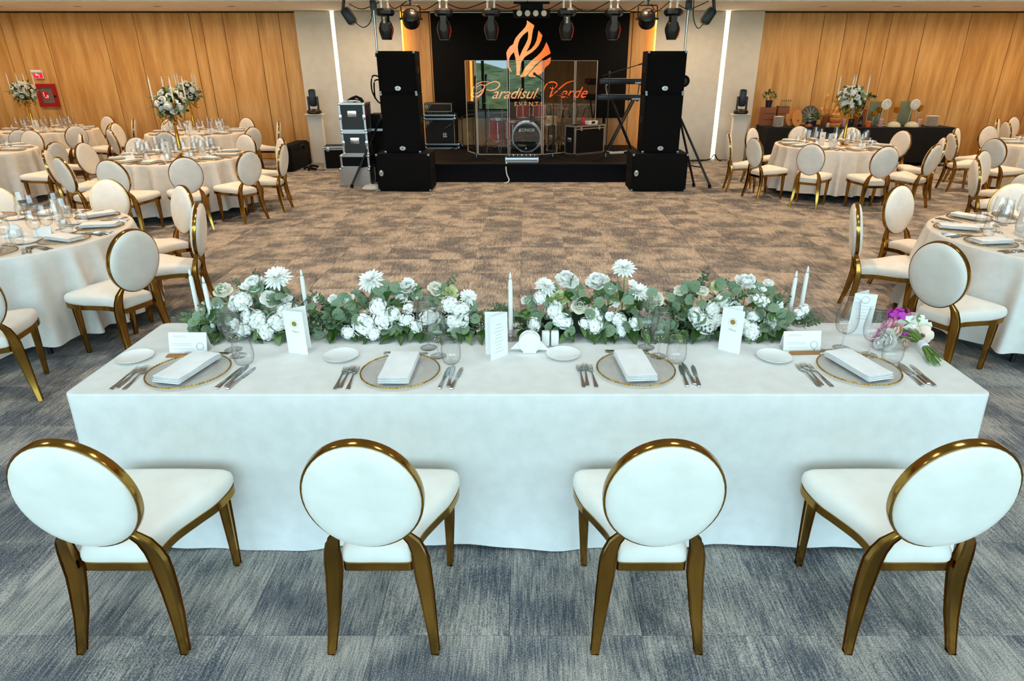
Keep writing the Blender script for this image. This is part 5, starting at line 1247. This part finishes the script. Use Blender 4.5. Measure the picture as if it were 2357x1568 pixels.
# microphone stands
def mic_stand(lb, x, y, h, boom, clip=True):
    t = thing('microphone_stand', lb, 'microphone stand', (x, y, ZD)); part('pole', MB().cyl((0, 0, .06), (0, 0, h), .011, .009, 8), 'black_plastic', t)
    part('hub', MB().cyl((0, 0, .05), (0, 0, .12), .022, .022, 10), 'steel', t)
    for i in range(3):
        a = i * 2.094 - .5; part('leg', MB().cyl((0, 0, .08), (.30 * cos(a), .30 * sin(a), .008), .009, .009, 6), 'black_plastic', t)
    p0, p1 = [Vector(v) for v in boom]; part('boom', MB().cyl(p0, p1, .008, .008, 8), 'black_plastic', t); part('joint', MB().box((0, 0, h), (.04, .05, .06), ch=.008), 'black_plastic', t)
    d = (p1 - p0).normalized(); m_ = part('microphone', MB().cyl(p1, p1 + d * .13, .013, .019, 10), 'black_plastic', t)
    part('grille', MB().merge(MB().lathe([(0, -.026), (.018, -.02), (.026, 0), (.018, .022), (0, .028)], 14, Matrix.Translation(p1 + d * .15), cap=False)), 'dark_grey', m_)
mic_stand('black microphone stand at the hose-cabinet edge of the shield', -.95, 12.24, 1.20, ((0, 0, 1.1), (.01, -.02, 1.28)))
mic_stand('black boom microphone stand in front of the bass drum', .473, 12.30, 1.20, ((.42, 0, 1.0), (-.22, 0, 1.40)))
mic_stand('black boom microphone stand beside the keyboards, arm towards the speaker', 1.461, 12.24, 1.50, ((-.12, .05, 1.45), (.50, .0, 1.63)))
mic_stand('short black microphone stand beside the guitar cabinet', -1.36, 13.9, .62, ((.12, 0, .70), (-.2, -.05, .50)))
# flight case with red can, at the shield end
def flight_case(name, lb, loc, rz, w, d, h, grp=None, latch=True, handle=True, body='black_matte', lid=.75):
    t = thing(name, lb, 'flight case', loc, rz, grp)
    part('body', MB().box((0, 0, h / 2), (w - .012, d - .012, h - .012)), body, t, False)
    e = MB()
    for sx in (-1, 1):
        for sy in (-1, 1): e.box((sx * (w / 2 - .015), sy * (d / 2 - .015), h / 2), (.032, .032, h - .01))
    for z in (.015, h - .015):
        for sy in (-1, 1): e.box((0, sy * (d / 2 - .015), z), (w - .01, .032, .032))
        for sx in (-1, 1): e.box((sx * (w / 2 - .015), 0, z), (.032, d - .01, .032))
    if lid: e.box((0, -d / 2 + .004, h * lid), (w - .01, .012, .02))
    part('aluminium_edging', e, 'aluminium', t, False)
    for sx in (-1, 1):
        for z in (.02, h - .02): part('corner', MB().box((sx * (w / 2 - .014), -d / 2 + .014, z), (.045, .045, .045), ch=.01), 'steel', t)
    if latch:
        for sx in (-.3, .3): part('latch', MB().box((sx * w, -d / 2 - .004, h * (lid or .5)), (.05, .012, .075), ch=.003), 'steel', t)
    if handle: part('handle', MB().box((-w / 2 - .003, 0, h * .5), (.01, .12, .09), ch=.003), 'steel', t)
    return t
c0 = Vector((.919, 12.86, 0)); ang = math.atan2(.464, .63)
flight_case('flight_case', 'black flight case with silver edging at the end of the drum shield', (.919 + .39 * cos(ang) - .155 * sin(ang), 12.86 + .39 * sin(ang) + .155 * cos(ang) , ZD), ang, .78, .31, .55, lid=.88)
t = thing('drink_can', 'slim red can on the flight case by the shield', 'can', (1.09, 13.14, ZD + .551)); part('body', MB().lathe([(0, 0), (.026, 0), (.028, .008), (.028, .13), (.022, .142), (0, .142)], 16, cap=False), 'sign_red', t); part('lid', MB().lathe([(0, .1425), (.022, .1425)], 16, cap=False), 'steel', t)
t = thing('effects_box', 'small white box with dark panel on the flight case', 'box', (1.26, 13.22, ZD + .551), ang); part('body', MB().box((0, 0, .035), (.24, .12, .07), ch=.008), 'white_gloss', t); part('front_panel', MB().box((0, -.061, .038), (.09, .006, .045)), 'black_plastic', t, False)
# pedal case and cable at the stage lip
t = thing('pedal_case', 'open silver case of knobs and cables at the stage lip', 'case', (-.10, 11.86, ZD)); part('case', MB().box((0, 0, .05), (.60, .18, .10), ch=.006), 'aluminium', t); part('groove', MB().box((0, -.091, .055), (.56, .004, .012)), 'black_plastic', t, False); part('mixer_panel', MB().box((0, .01, .115), (.56, .15, .03), Matrix.Rotation(R(6), 4, 'X'), .004), 'black_plastic', t)
for q in range(7): part('knob', MB().cyl((-.23 + q * .077, -.02, .125), (-.23 + q * .077, -.02, .152), .012, .010, 10), 'white_gloss' if q % 2 else 'steel', t)
cable([(-.37, 11.80, .36), (-.385, 11.70, .28), (-.37, 11.655, .15), (-.33, 11.64, .05), (-.37, 11.60, .008), (-.42, 11.58, .008)], 'white cable hanging from the pedal case down the stage front', .011, 'white_gloss')
# guitar amplifier stack
noisy('amp_tolex', '0d0d0e', '161617', 90, 2, .7); mat('amp_plate', '4b4f4c', .5); mat('amp_cream', 'd8cfae', .5)
flight_case('case_tray', 'flat silver-edged case lid under the guitar cabinet', (-1.80, 14.15, ZD), 0, .72, .5, .11, latch=False, handle=False, lid=0)
t = thing('guitar_cabinet', 'black guitar cabinet with white hash mark on the grille', 'speaker', (-1.83, 14.15, ZD + .1115)); part('cabinet', MB().box((0, 0, .235), (.62, .36, .47), ch=.01), 'amp_tolex', t); part('corner_plate', MB().poly([(-.30, .46), (-.13, .46), (-.30, .30)], .004, Matrix.Translation((0, -.184, 0))), 'amp_plate', t, False)
part('badge', MB().lathe([(.02, .006), (.032, .006), (.032, .002), (.02, .002)], 18, Matrix.Translation((-.255, -.184, .41)) @ RX, cap=False), 'amp_cream', t); part('piping', MB().box((.298, -.182, .235), (.008, .006, .46)), 'amp_cream', t, False)
for a in (MB().box((.075, -.183, .16), (.012, .003, .1)), MB().box((.115, -.183, .165), (.012, .003, .1)), MB().box((.095, -.183, .175), (.085, .003, .012)), MB().box((.10, -.183, .135), (.09, .003, .012))): part('hash_mark', a, 'white_paper', t, False)
flight_case('case_tray', 'flat silver-edged case lid under the amplifier head', (-1.83, 14.15, ZD + .583), 0, .66, .45, .10, latch=False, handle=False, lid=0)
t = thing('amplifier_head', 'black guitar amplifier head with cream piping on the cabinet stack', 'amplifier', (-1.85, 14.15, ZD + .684)); part('cabinet', MB().box((0, 0, .11), (.58, .28, .22), ch=.01), 'amp_tolex', t); part('corner_plate', MB().poly([(-.28, .205), (-.12, .205), (-.22, .055), (-.28, .055)], .004, Matrix.Translation((0, -.144, 0))), 'amp_plate', t, False)
part('piping', MB().box((0.0, -.142, .205), (.55, .004, .008)).box((.275, -.142, .13), (.008, .004, .15)).box((0.0, -.142, .055), (.55, .004, .008)), 'amp_cream', t, False); part('badge', MB().lathe([(.018, .006), (.03, .006), (.03, .002), (.018, .002)], 18, Matrix.Translation((-.24, -.144, .15)) @ RX, cap=False), 'amp_cream', t)
for q in range(8): part('knob', MB().cyl((-.2 + q * .055, -.141, .028), (-.2 + q * .055, -.158, .028), .010, .008, 8), 'steel', t)
# keyboards on an X stand
t = thing('keyboard_stand', 'black cross-legged stand with two keyboard tiers', 'stand', (1.90, 13.60, ZD)); 
for sy in (-.12, .12):
    part('leg', MB().cyl((-.25, sy, .015), (.22, sy, .98), .018, .018, 8), 'black_plastic', t); part('leg', MB().cyl((.25, sy, .015), (-.22, sy, .98), .018, .018, 8), 'black_plastic', t)
part('tier_arm', MB().cyl((-.28, 0, .95), (-.34, .1, 1.27), .014, .014, 8).cyl((.3, 0, .95), (.34, .1, 1.27), .014, .014, 8).cyl((-.3, -.18, .97), (-.3, .2, .97), .012, .012, 8).cyl((.3, -.18, .97), (.3, .2, .97), .012, .012, 8).cyl((-.34, -.14, 1.265), (-.34, .2, 1.265), .012, .012, 8).cyl((.34, -.14, 1.265), (.34, .2, 1.265), .012, .012, 8), 'steel', t)
for z, x, w, lb in ((.984, 1.86, .92, 'lower black keyboard on the two-tier stand'), (1.279, 1.90, .94, 'upper black keyboard with red end cap on the two-tier stand')):
    t = thing('keyboard', lb, 'keyboard', (x, 13.60, ZD + z)); part('case', MB().box((0, 0, .05), (w, .32, .10), ch=.01), 'black_plastic', t); part('rear_label', MB().box((.1, -.161, .06), (.24, .003, .02)), 'dark_grey', t, False); part('connector_panel', MB().box((w * .33, -.161, .025), (.2, .003, .028)), 'aluminium', t, False)
    part('key_bed', MB().box((0, .02, .101), (w * .84, .15, .006)), 'white_gloss', t, False)
    if z > 1.1: part('end_cap', MB().box((-w / 2 + .004, -.1, .05), (.012, .1, .06)), 'sign_red', t, False)
for q in range(3): cable([(1.6 + .1 * q, 13.5, ZD + .01), (1.75 + .12 * q, 13.3 - .05 * q, ZD + .012), (1.95, 13.4, ZD + .01), (2.1 - .05 * q, 13.6, ZD + .012)], 'tangled cable on the deck under the keyboards', .008, 'black_matte' if q else 'white_gloss', 'cables under the keyboards')
t = thing('power_strip', 'white power strip among cables under the keyboards', 'power strip', (1.78, 13.15, ZD), .3); part('body', MB().box((0, 0, .02), (.30, .06, .04), ch=.006), 'white_gloss', t); part('socket', MB().box((-.06, 0, .041), (.04, .04, .003)).box((.02, 0, .041), (.04, .04, .003)), 'dark_grey', t, False)
# rack cases beside the stack
RK = [('silver flat-sided case at the bottom of the rack stack', 0, .30, .53, -3.005, 11.3, 'aluminium'), ('dark blue case on the silver case in the rack stack', .301, .52, .50, -2.99, 11.35, 'black_matte'), ('brown-black rack case with recessed handle, second from the top', .521, .905, .44, -2.955, 11.35, 'dark_grey'), ('black rack case with recessed handle on top of the stack', .906, 1.365, .44, -2.965, 11.38, 'dark_grey')]
for lb, z0, z1, w, x, y, body in RK:
    t = flight_case('rack_case', lb, (x, y + .22, z0), 0, w, .45, z1 - z0, None, False, False, body, 0)
    if z0 > .5:
        h = z1 - z0; part('recessed_handle', MB().box((0, -.226, h * .62), (.15, .012, .10), ch=.003), 'steel', t); part('grip', MB().box((0, -.235, h * .615), (.10, .012, .035), ch=.004), 'aluminium', t)
        for sx in (-1, 1): part('butterfly_latch', MB().box((sx * (w / 2 - .02), -.228, h * .5), (.05, .012, .085), ch=.003), 'steel', t)
mat('pink_tape', 'd81b78', .5); part('tape', MB().box((.222, -.12, .30), (.004, .03, .10)), 'pink_tape', t, False)
t = thing('headset_bundle', 'bundle of black straps and a white strip on the top rack case', 'straps', (-2.94, 11.55, 1.3655)); part('strap', MB().tube([(-.12, 0, .02), (-.04, -.06, .06), (.03, .0, .09), (.10, .06, .05), (.14, 0, .02), (.05, -.05, .03), (-.06, .02, .05)], .022, 8), 'black_matte', t); part('white_strip', MB().tube([(-.14, -.1, .012), (-.05, -.12, .03), (.05, -.12, .03), (.12, -.1, .012)], .012, 6), 'white_gloss', t); part('sticker', MB().box((.0, 0, .005), (.05, .05, .01)), 'black_matte', t, False)
t = thing('rack_unit', 'dark rack of cables standing between cases and speakers', 'rack', (-2.62, 11.95, 0)); part('case', MB().box((0, 0, .58), (.30, .4, 1.16), ch=.01), 'black_matte', t); part('edging', MB().box((-.14, -.2, .58), (.025, .02, 1.14)).box((.14, -.2, .58), (.025, .02, 1.14)).box((0, -.2, .90), (.26, .02, .04)), 'aluminium', t, False); part('cable_plug', MB().cyl((-.06, -.21, .45), (-.06, -.26, .40), .015, .015, 8).cyl((.02, -.21, .45), (.02, -.26, .40), .015, .015, 8), 'steel', t)
cable([(-2.42, 11.66, 1.72), (-2.62, 11.68, 1.78), (-2.66, 11.68, 1.55), (-2.55, 11.68, 1.35), (-2.42, 11.68, 1.42), (-2.44, 11.68, 1.66), (-2.60, 11.68, 1.70), (-2.62, 11.68, 1.42)], 'black cable coil hung behind the top speaker, hose-cabinet side', .013)
t = thing('cable_reel', 'small black wheel mounted behind the top speaker, buffet side', 'wheel', (2.62, 11.48, 1.60)); part('tyre', MB().lathe([(.05, -.02), (.085, -.02), (.095, 0), (.085, .02), (.05, .02)], 24, Matrix.Translation((0, 0, .1)) @ RX, cap=False), 'black_matte', t); part('hub', MB().lathe([(0, .012), (.05, .012)], 18, Matrix.Translation((0, 0, .1)) @ RX, cap=False), 'dark_grey', t); part('bracket', MB().box((-.1, 0, .08), (.12, .03, .05)), 'steel', t, False)
for q in range(4):
    rr = .17 - .02 * q; cable([(-2.66 + rr * cos(a), 11.02 + rr * .6 * sin(a), .012 + .016 * q) for a in [i * .9 + q for i in range(8)]], 'loop of white cable coiled on the floor beside the subwoofer', .009, 'white_gloss', 'white cable loops')
flight_case('equipment_trunk', 'black trunk with silver edging on the floor before the white pillar', (-3.86, 13.40, 0), .15, .52, .50, .455, lid=.88)
t = thing('soft_bag', 'long black soft equipment bag on the floor by the wood wall', 'bag', (-4.76, 13.46, 0), 0); part('bag', MB().box((0, 0, .235), (.28, 1.20, .47), ch=.05), 'black_cover', t); part('flap', MB().box((0, 0, .475), (.22, 1.08, .03), ch=.012), 'black_cover', t); part('strap', MB().tube([(.145, -.2, .36), (.16, -.1, .44), (.16, .1, .44), (.145, .2, .36)], .014, 6), 'black_matte', t)
for q, (x, y, a) in enumerate(((-4.40, 13.12, .4), (-4.28, 12.98, .7), (-4.36, 13.35, .2))):
    t = thing('truss_clamp', 'black lighting clamp lying on the carpet beside the trunk', 'clamp', (x, y, 0), a, 'black clamps on the carpet'); part('jaw', MB().tube([(-.10, 0, .03), (-.05, 0, .06), (.02, 0, .05), (.08, 0, .03)], .024, 8), 'black_matte', t); part('handle', MB().cyl((.0, .0, .05), (.06, .05, .03), .012, .010, 8), 'dark_grey', t)
# pillars with moving heads
mat('pillar_white', 'e6e3dc', .6)
def pillar(x, y, lb, lb2, rz):
    t = thing('display_pillar', lb, 'pillar', (x, y, 0), rz, 'white display pillars'); w = .145
    vs = []; prof = [(.000, w), (.90, w), (.94, w + .012), (.965, w + .035), (.985, w + .055), (.99, w + .057)]
    m = MB()
    for z, r in prof: vs += [(-r, -r, z), (r, -r, z), (r, r, z), (-r, r, z)]
    m.add(vs, [(i * 4 + j, i * 4 + (j + 1) % 4, i * 4 + 4 + (j + 1) % 4, i * 4 + 4 + j) for i in range(len(prof) - 1) for j in range(4)] + [(3, 2, 1, 0), tuple(range(len(prof) * 4 - 4, len(prof) * 4))])
    part('shaft', m, 'pillar_white', t, False)
    for sx in (-1, 1): part('flute', MB().box((sx * .11, -w - .003, .46), (.018, .008, .88)), 'pillar_white', t, False)
    t = thing('moving_head_light', lb2, 'stage light', (x, y, .9905), rz)
    part('base', MB().lathe([(0, 0), (.13, 0), (.15, .02), (.15, .06), (.11, .10), (0, .10)], 10, sy=.8, cap=False), 'black_plastic', t); part('display', MB().box((-.01, -.117, .045), (.13, .01, .035)), 'dark_grey', t, False)
    for sx in (-1, 1): part('yoke_arm', MB().box((sx * .095, 0, .22), (.035, .09, .26), ch=.012), 'black_plastic', t)
    part('head', MB().box((0, 0, .32), (.14, .15, .34), ch=.04), 'black_plastic', t); part('lens', MB().lathe([(0, .495), (.06, .495)], 16, cap=False), 'lens_white', t)
pillar(-4.52, 14.30, 'white pillar under a moving head, before the hose-cabinet side light strip', 'black moving head light upright on the pillar, hose-cabinet side', .18)
pillar(4.52, 14.28, 'white pillar under a moving head, beside the buffet', 'black moving head light upright on the pillar beside the buffet', -.18)
cable([(3.2, 14.45, .01), (3.6, 14.4, .012), (4.0, 14.45, .03), (4.1, 14.42, .14), (4.2, 14.45, .03), (4.28, 14.42, .01)], 'black cable trailing along the white wall to the pillar', .012)
# ------------------------------------------------------------------ buffet
BX0, BX1, BY0, BY1, BZ = 4.93, 8.78, 13.66, 14.40, .77
t = thing('buffet_table', 'long buffet table hidden by its black cloth', 'table', ((BX0 + BX1) / 2, 14.03, 0))
part('tabletop', MB().box((0, 0, .74), (BX1 - BX0 - .06, .68, .03)), 'table_wood', t, False)
for sx in (-1, 0, 1):
    for sy in (-1, 1): part('leg', MB().cyl((sx * 1.8, sy * .28, 0), (sx * 1.8, sy * .28, .73), .016, .016, 8), 'table_metal', t)
m = MB(); vs = []; N = 200
per = []
for (xa, ya), (xb, yb), n in (((BX0, BY0), (BX1, BY0), 90), ((BX1, BY0), (BX1, BY1), 20), ((BX1, BY1), (BX0, BY1), 60), ((BX0, BY1), (BX0, BY0), 20)):
    for i in range(n): per.append((xa + (xb - xa) * i / n, ya + (yb - ya) * i / n))
n = len(per); cxm, cym = (BX0 + BX1) / 2, (BY0 + BY1) / 2
for q in range(8):
    f = max(0, (q - 1) / 6)
    for i, (x, y) in enumerate(per):
        w = (.012 * sin(i * .55) + .010 * sin(i * .23 + 1)) * f; dx = (x - cxm) / 1.925; dy = (y - cym) / .37; nx = dx if abs(dx) > .999 else 0; ny = dy if abs(dy) > .999 else 0
        vs.append((x + nx * w + nx * .05 * f, y + ny * w, BZ if q < 1 else BZ - .004 - (BZ - .08) * f))
m.add(vs, [(q * n + i, q * n + (i + 1) % n, (q + 1) * n + (i + 1) % n, (q + 1) * n + i) for q in range(7) for i in range(n)] + [tuple(range(n))])
tag(part('tablecloth', m, 'black_linen', None, ang=70), 'black cloth hanging over the long buffet table', 'tablecloth')
mat('copper_wood', '8a4f26', .45); mat('bread', 'c98a3f', .7); noisy('bread_crust', 'a8662a', 'dba555', 14, 3, .7); mat('sausage', 'c0431f', .5); mat('jar_dark', '141a14', .3); mat('jar_orange', 'd8642a', .3); mat('pink_wax', 'c9a3a4', .6); mat('ceramic_sage', 'b9bba8', .4); mat('slate', '5b5c58', .6); noisy('herb_green', '20461a', '3f6b2a', 30, 2, .6); mat('pot_navy', '15182a', .4); mat('bottle_glass', '0e1420', .1); mat('amber_glass', 'b97a1e', .12, .4); mat('board_wood', 'c8853d', .5); mat('mint_panel', '6d7a62', .6); noisy('carrot', 'd97a33', 'e89450', 20, 2, .5)
BT = BZ + .0008
def B(px, py=288, y=13.9): return aty(px, py, y).x
def bt(name, lb, cat, x, y, grp=None, rz=0): return thing(name, lb, cat, (x, y, BT), rz, grp)
def cup(t, nm_, prof, mt, n=18): return part(nm_, MB().lathe(prof, n, cap=False), mt, t)
def herb(lb, x, y, z0, s_=1., pot='pot_navy', flat=1., n=70):
    rg = random.Random(int(x * 100)); t = thing('potted_herb', lb, 'plant', (x, y, z0)); cup(t, 'pot', [(0, 0), (.05 * s_, 0), (.065 * s_, .12 * s_), (.06 * s_, .12 * s_), (0, .11 * s_)], pot)
    m = MB()
    for i in range(n):
        d = Vector((rg.gauss(0, 1), rg.gauss(0, 1), rg.uniform(-.3, 1) * flat)).normalized(); p = Vector((0, 0, .18 * s_)) + Vector((d.x * .105 * s_ * (1 if flat > .9 else 1.7), d.y * .105 * s_, d.z * .11 * s_ * flat)) * rg.uniform(.5, 1.0)
        L = .055 * s_; e = orient_leaf(d + Vector((0, 0, rg.uniform(-.4, .4))), (0, 0, 1), rg.uniform(-1, 1)).to_matrix().to_4x4()
        m.add([(-.3 * L, .4 * L, .05 * L), (0, 0, 0), (.3 * L, .4 * L, .05 * L), (0, L, -.1 * L)], [(0, 1, 2, 3)], Matrix.Translation(p) @ e)
    part('foliage', m, 'herb_green', t)['kind'] = 'stuff'
# wooden crates block at the pillar end
for x, w, lb in ((5.06, .26, 'tall dark wooden crate at the pillar end of the buffet'), (5.34, .24, 'copper-brown wooden crate beside the dark crate')):
    t = bt('wooden_crate', lb, 'crate', x, 14.18); h = .36
    for q in range(3): part('slat', MB().box((0, -.12, .06 + q * .12), (w, .014, .112), ch=.003), 'copper_wood', t, False)
    part('side_panel', MB().box((-w / 2 + .008, 0, h / 2), (.016, .23, h)).box((w / 2 - .008, 0, h / 2), (.016, .23, h)).box((0, .11, h / 2), (w - .03, .014, h)).box((0, 0, h - .008), (w - .03, .23, .014)), 'copper_wood', t, False)
herb('leafy basil pot on top of the dark wooden crate', 5.05, 14.18, BT + .362, 1.15)
t = thing('seedling_tray', 'thin tray with sprouting seedlings on the copper crate', 'tray', (5.36, 14.18, BT + .362)); part('tray', MB().box((0, 0, .012), (.22, .18, .024), ch=.004), 'slate', t)
for q in range(5): part('seedling', MB().tube([(-.06 + q * .035, 0, .02), (-.05 + q * .04, 0, .08), (-.04 + q * .045, 0, .12)], .004, 5).lathe([(0, -.02), (.016, 0), (0, .02)], 8, Matrix.Translation((-.04 + q * .045, 0, .13)), cap=False), 'herb_green', t)
def stack(lb, x, y, n, grp, r=.1):
    for q in range(n):
        o = one('stacked_plate', 'side_plate', (x, y, BT + .0172 * q), 0, lb, 'plate', grp); o.scale = (r / .076, r / .076, 1.15)
stack('white plate in the stack before the copper crate', 5.17, 13.80, 12, 'plates stacked at the pillar end', .105)
stack('white plate in the stack at the far end of the buffet', 8.42, 13.95, 12, 'plates stacked at the buffet end', .135)
for x, y, lb, tl in ((5.50, 14.02, 'long pale cutting board leaning on the copper crate', 8), (5.60, 13.90, 'oval burl wood board leaning in front of the pale board', 14)):
    t = bt('cutting_board', lb, 'board', x, y); mx = Matrix.Rotation(R(-tl), 4, 'X')
    part('board', MB().merge(MB().poly([(.10 * cos(a) * (1 if tl < 10 else 1.05), .17 + .168 * sin(a)) for a in [i * PI / 10 for i in range(20)]], .018), mx), 'board_wood', t); part('knot', MB().merge(MB().lathe([(0, .004), (.025, 0)], 10, Matrix.Translation((.02, -.001, .12)) @ RX, cap=False), mx), 'copper_wood', t)
for q, (r, h, mt) in enumerate(((.072, .055, 'jar_orange'), (.07, .07, 'jar_dark'), (.066, .06, 'herb_green'))):
    z = (0, .0565, .1278)[q]; t = thing('preserve_jar', ('squat jar of orange preserve at the bottom of the jar stack', 'dark jar in the middle of the jar stack', 'green-filled jar on top of the jar stack')[q], 'jar', (5.83, 13.86, BT + z)); part('body', MB().lathe([(0, 0), (r * .9, 0), (r, .006), (r, h - .016), (r * .9, h - .014), (0, h - .014)], 18, cap=False), mt, t); part('lid', MB().lathe([(0, h - .0135), (r * .92, h - .0135), (r * .92, h), (0, h)], 18, cap=False), 'steel', t)
herb('small dark-leaved herb pot beside the jar stack', 5.98, 14.0, BT, .9)
t = bt('wicker_tray', 'round grey woven tray leaning behind the jars', 'tray', 5.98, 14.26); part('disc', MB().lathe([(0, .008), (.17, .006), (.19, .018), (.195, .01), (.17, -.004), (0, 0)], 30, Matrix.Translation((0, 0, .195)) @ Matrix.Rotation(R(80), 4, 'X'), cap=False), 'slate', t)
for q in range(12): part('wicker_spoke', MB().merge(MB().box((0, .09, .012), (.006, .17, .006)), Matrix.Translation((0, 0, .195)) @ Matrix.Rotation(R(80), 4, 'X') @ Matrix.Rotation(q * PI / 6, 4, 'Z')), 'ceramic_sage', t, False)
t = bt('bread_basket', 'tall wooden basket of baguettes behind the stacked sandwich loaves', 'basket', 6.30, 14.14); part('basket', MB().lathe([(0, 0), (.10, 0), (.12, .20), (.112, .20), (.095, .012), (0, .012)], 18, cap=False), 'copper_wood', t)
for q, (dx, tl, L_) in enumerate(((-.05, -3, .62), (.04, 10, .54), (.07, 22, .40), (-.08, -16, .38))):
    o = part('baguette', MB().lathe([(0, 0), (.026, .012), (.042, .06), (.045, L_ * .5), (.040, L_ - .06), (.018, L_ - .012), (0, L_)], 12, cap=False), 'bread_crust'); o.location = (6.30 + dx * .6, 14.14, BT + .014); o.rotation_euler = (0, R(tl), 0); tag(o, 'golden baguette standing in the wooden bread basket', 'bread', 'baguettes in the basket')
for q, (h, mt, r) in enumerate(((.075, 'bread', .115), (.05, 'sausage', .11), (.05, 'bread', .112), (.09, 'bread_crust', .105))):
    z = (0, .0755, .126, .1765)[q]; t = thing('round_loaf', ('pale bread round at the bottom of the stacked loaves', 'orange-red cheese round in the stacked loaves', 'pale bread round above the orange cheese', 'golden crusty loaf on top of the stack')[q], 'bread', (6.36, 13.86, BT + z)); part('crumb', MB().lathe([(0, 0), (r * .95, 0), (r, h * .3), (r, h * .7), (r * (.94 if q < 3 else .6), h), (0, h)], 20, cap=False), mt, t); part('score_line', MB().lathe([(r * .99, h * .45), (r * 1.01, h * .5), (r * .99, h * .55)], 20, cap=False), 'jar_dark', t)
t = bt('pepper_mill', 'small clear bottle with a dark cap beside the loaves', 'bottle', 6.19, 13.78); cup(t, 'body', [(0, 0), (.03, 0), (.032, .06), (.012, .09), (0, .09)], 'ceramic_sage'); cup(t, 'cap', [(0, .0905), (.014, .0905), (.014, .115), (0, .115)], 'black_plastic')
for x, lb in ((6.545, 'pink pillar candle beside the stacked loaves'), (7.30, 'pink pillar candle before the first sage panel'), (8.10, 'pink pillar candle before the second sage panel')):
    t = bt('pillar_candle', lb, 'candle', x, 13.84); cup(t, 'wax', [(0, 0), (.036, 0), (.038, .004), (.038, .15), (.03, .155), (0, .15)], 'pink_wax'); part('wick', MB().cyl((0, 0, .15), (.002, 0, .168), .002, .002, 5), 'black_matte', t)
herb('bushy basil pot beside the dark bottle', 6.72, 13.95, BT, 1.25)
t = bt('dark_bottle', 'dark glass bottle with white label beside the bushy basil', 'bottle', 6.885, 13.86); cup(t, 'body', [(0, 0), (.036, 0), (.038, .01), (.038, .16), (.016, .21), (.014, .28), (0, .28)], 'bottle_glass'); part('label_band', MB().lathe([(.0385, .05), (.0385, .11)], 18, cap=False), 'slate', t); cup(t, 'cap', [(0, .2805), (.016, .2805), (.016, .30), (0, .30)], 'steel')
t = bt('tall_crate', 'tall narrow wooden crate carrying a spreading plant', 'crate', 7.0, 14.16); 
for q in range(3): part('slat', MB().box((-.06 + q * .06, -.1, .165), (.054, .014, .33), ch=.003), 'copper_wood', t, False)
part('frame', MB().box((-.085, 0, .165), (.014, .2, .33)).box((.085, 0, .165), (.014, .2, .33)).box((0, 0, .322), (.17, .2, .014)), 'copper_wood', t, False)
herb('wide spreading fern on the tall narrow crate', 6.98, 14.16, BT + .331, 1.35, 'black_plastic', .45, 120)
t = bt('carrot_jar', 'orange tumbler beside the tall crate', 'jar', 7.03, 13.80); cup(t, 'body', [(0, 0), (.045, 0), (.05, .11), (.044, .11), (0, .10)], 'jar_orange'); part('rim', MB().tube([(.047 * cos(a), .047 * sin(a), .111) for a in [i * PI / 10 for i in range(20)]], .004, 5, True), 'carrot', t)
def goblet(x, y, lb, s_=1.):
    t = bt('amber_goblet', lb, 'goblet', x, y, 'amber goblet candle holders'); part('bowl', MB().lathe([(.012, .26 * s_), (.05, .275 * s_), (.062, .31 * s_), (.06, .36 * s_), (.066, .38 * s_)], 20, cap=False), 'amber_glass', t); part('stem', MB().lathe([(.008, .02), (.006, .12 * s_), (.014, .17 * s_), (.008, .2 * s_), (.014, .258 * s_)], 12), 'crystal', t); part('foot', MB().lathe([(0, 0), (.055, 0), (.05, .008), (.01, .02), (0, .02)], 20, cap=False), 'crystal', t)
goblet(7.20, 13.98, 'amber goblet beside the orange tumbler', .75); goblet(7.42, 14.2, 'amber goblet standing against the first sage panel', .95); goblet(7.68, 14.02, 'tall amber goblet between the two sage panels', .98); goblet(8.22, 14.15, 'tall amber goblet beyond the second sage panel', 1.05)
for x, lb, lb2 in ((7.42, 'sage green panel standing at the middle of the buffet', 'white lace medallion on cords before the first sage panel'), (8.02, 'sage green panel standing near the buffet end', 'white lace medallion on cords before the second sage panel')):
    t = bt('sage_panel', lb, 'panel', x - (.04 if x < 7.6 else 0), 14.30); part('panel', MB().box((0, 0, .235), (.28, .018, .47), ch=.006), 'mint_panel', t); part('foot', MB().box((0, .03, .01), (.2, .1, .02)), 'mint_panel', t, False)
    t = bt('lace_medallion', lb2, 'ornament', x + .06, 14.10); part('disc', MB().lathe([(0, .008), (.09, .006), (.105, 0), (.09, -.006), (0, -.008)], 28, Matrix.Translation((0, 0, .42)) @ RX, cap=False), 'white_paper', t)
    for q in range(3): part('lace_ring', MB().tube([((.03 + .028 * q) * cos(a), -.008, .42 + (.03 + .028 * q) * sin(a)) for a in [i * PI / 12 for i in range(24)]], .004, 5, True), 'ceramic_sage', t)
    for sx in (-1, 1): part('support', MB().cyl((sx * .05, 0, .34), (sx * .085, 0, .012), .007, .007, 8), 'ceramic_sage', t)
    part('foot', MB().lathe([(0, 0), (.11, 0), (.11, .01), (0, .014)], 20, cap=False), 'ceramic_sage', t)
for x, lb in ((7.56, 'rounded pale ceramic dome before the first lace medallion'), (7.93, 'rounded pale ceramic dome before the second lace medallion')):
    t = bt('ceramic_dome', lb, 'bowl', x, 13.80); part('dome', MB().lathe([(0, .11), (.06, .10), (.11, .07), (.13, .02), (.12, 0), (0, 0)], 24, cap=False), 'ceramic_sage', t); part('rim', MB().lathe([(.118, 0), (.135, .004), (.135, .012), (.125, .016)], 24, cap=False), 'ceramic_sage', t)
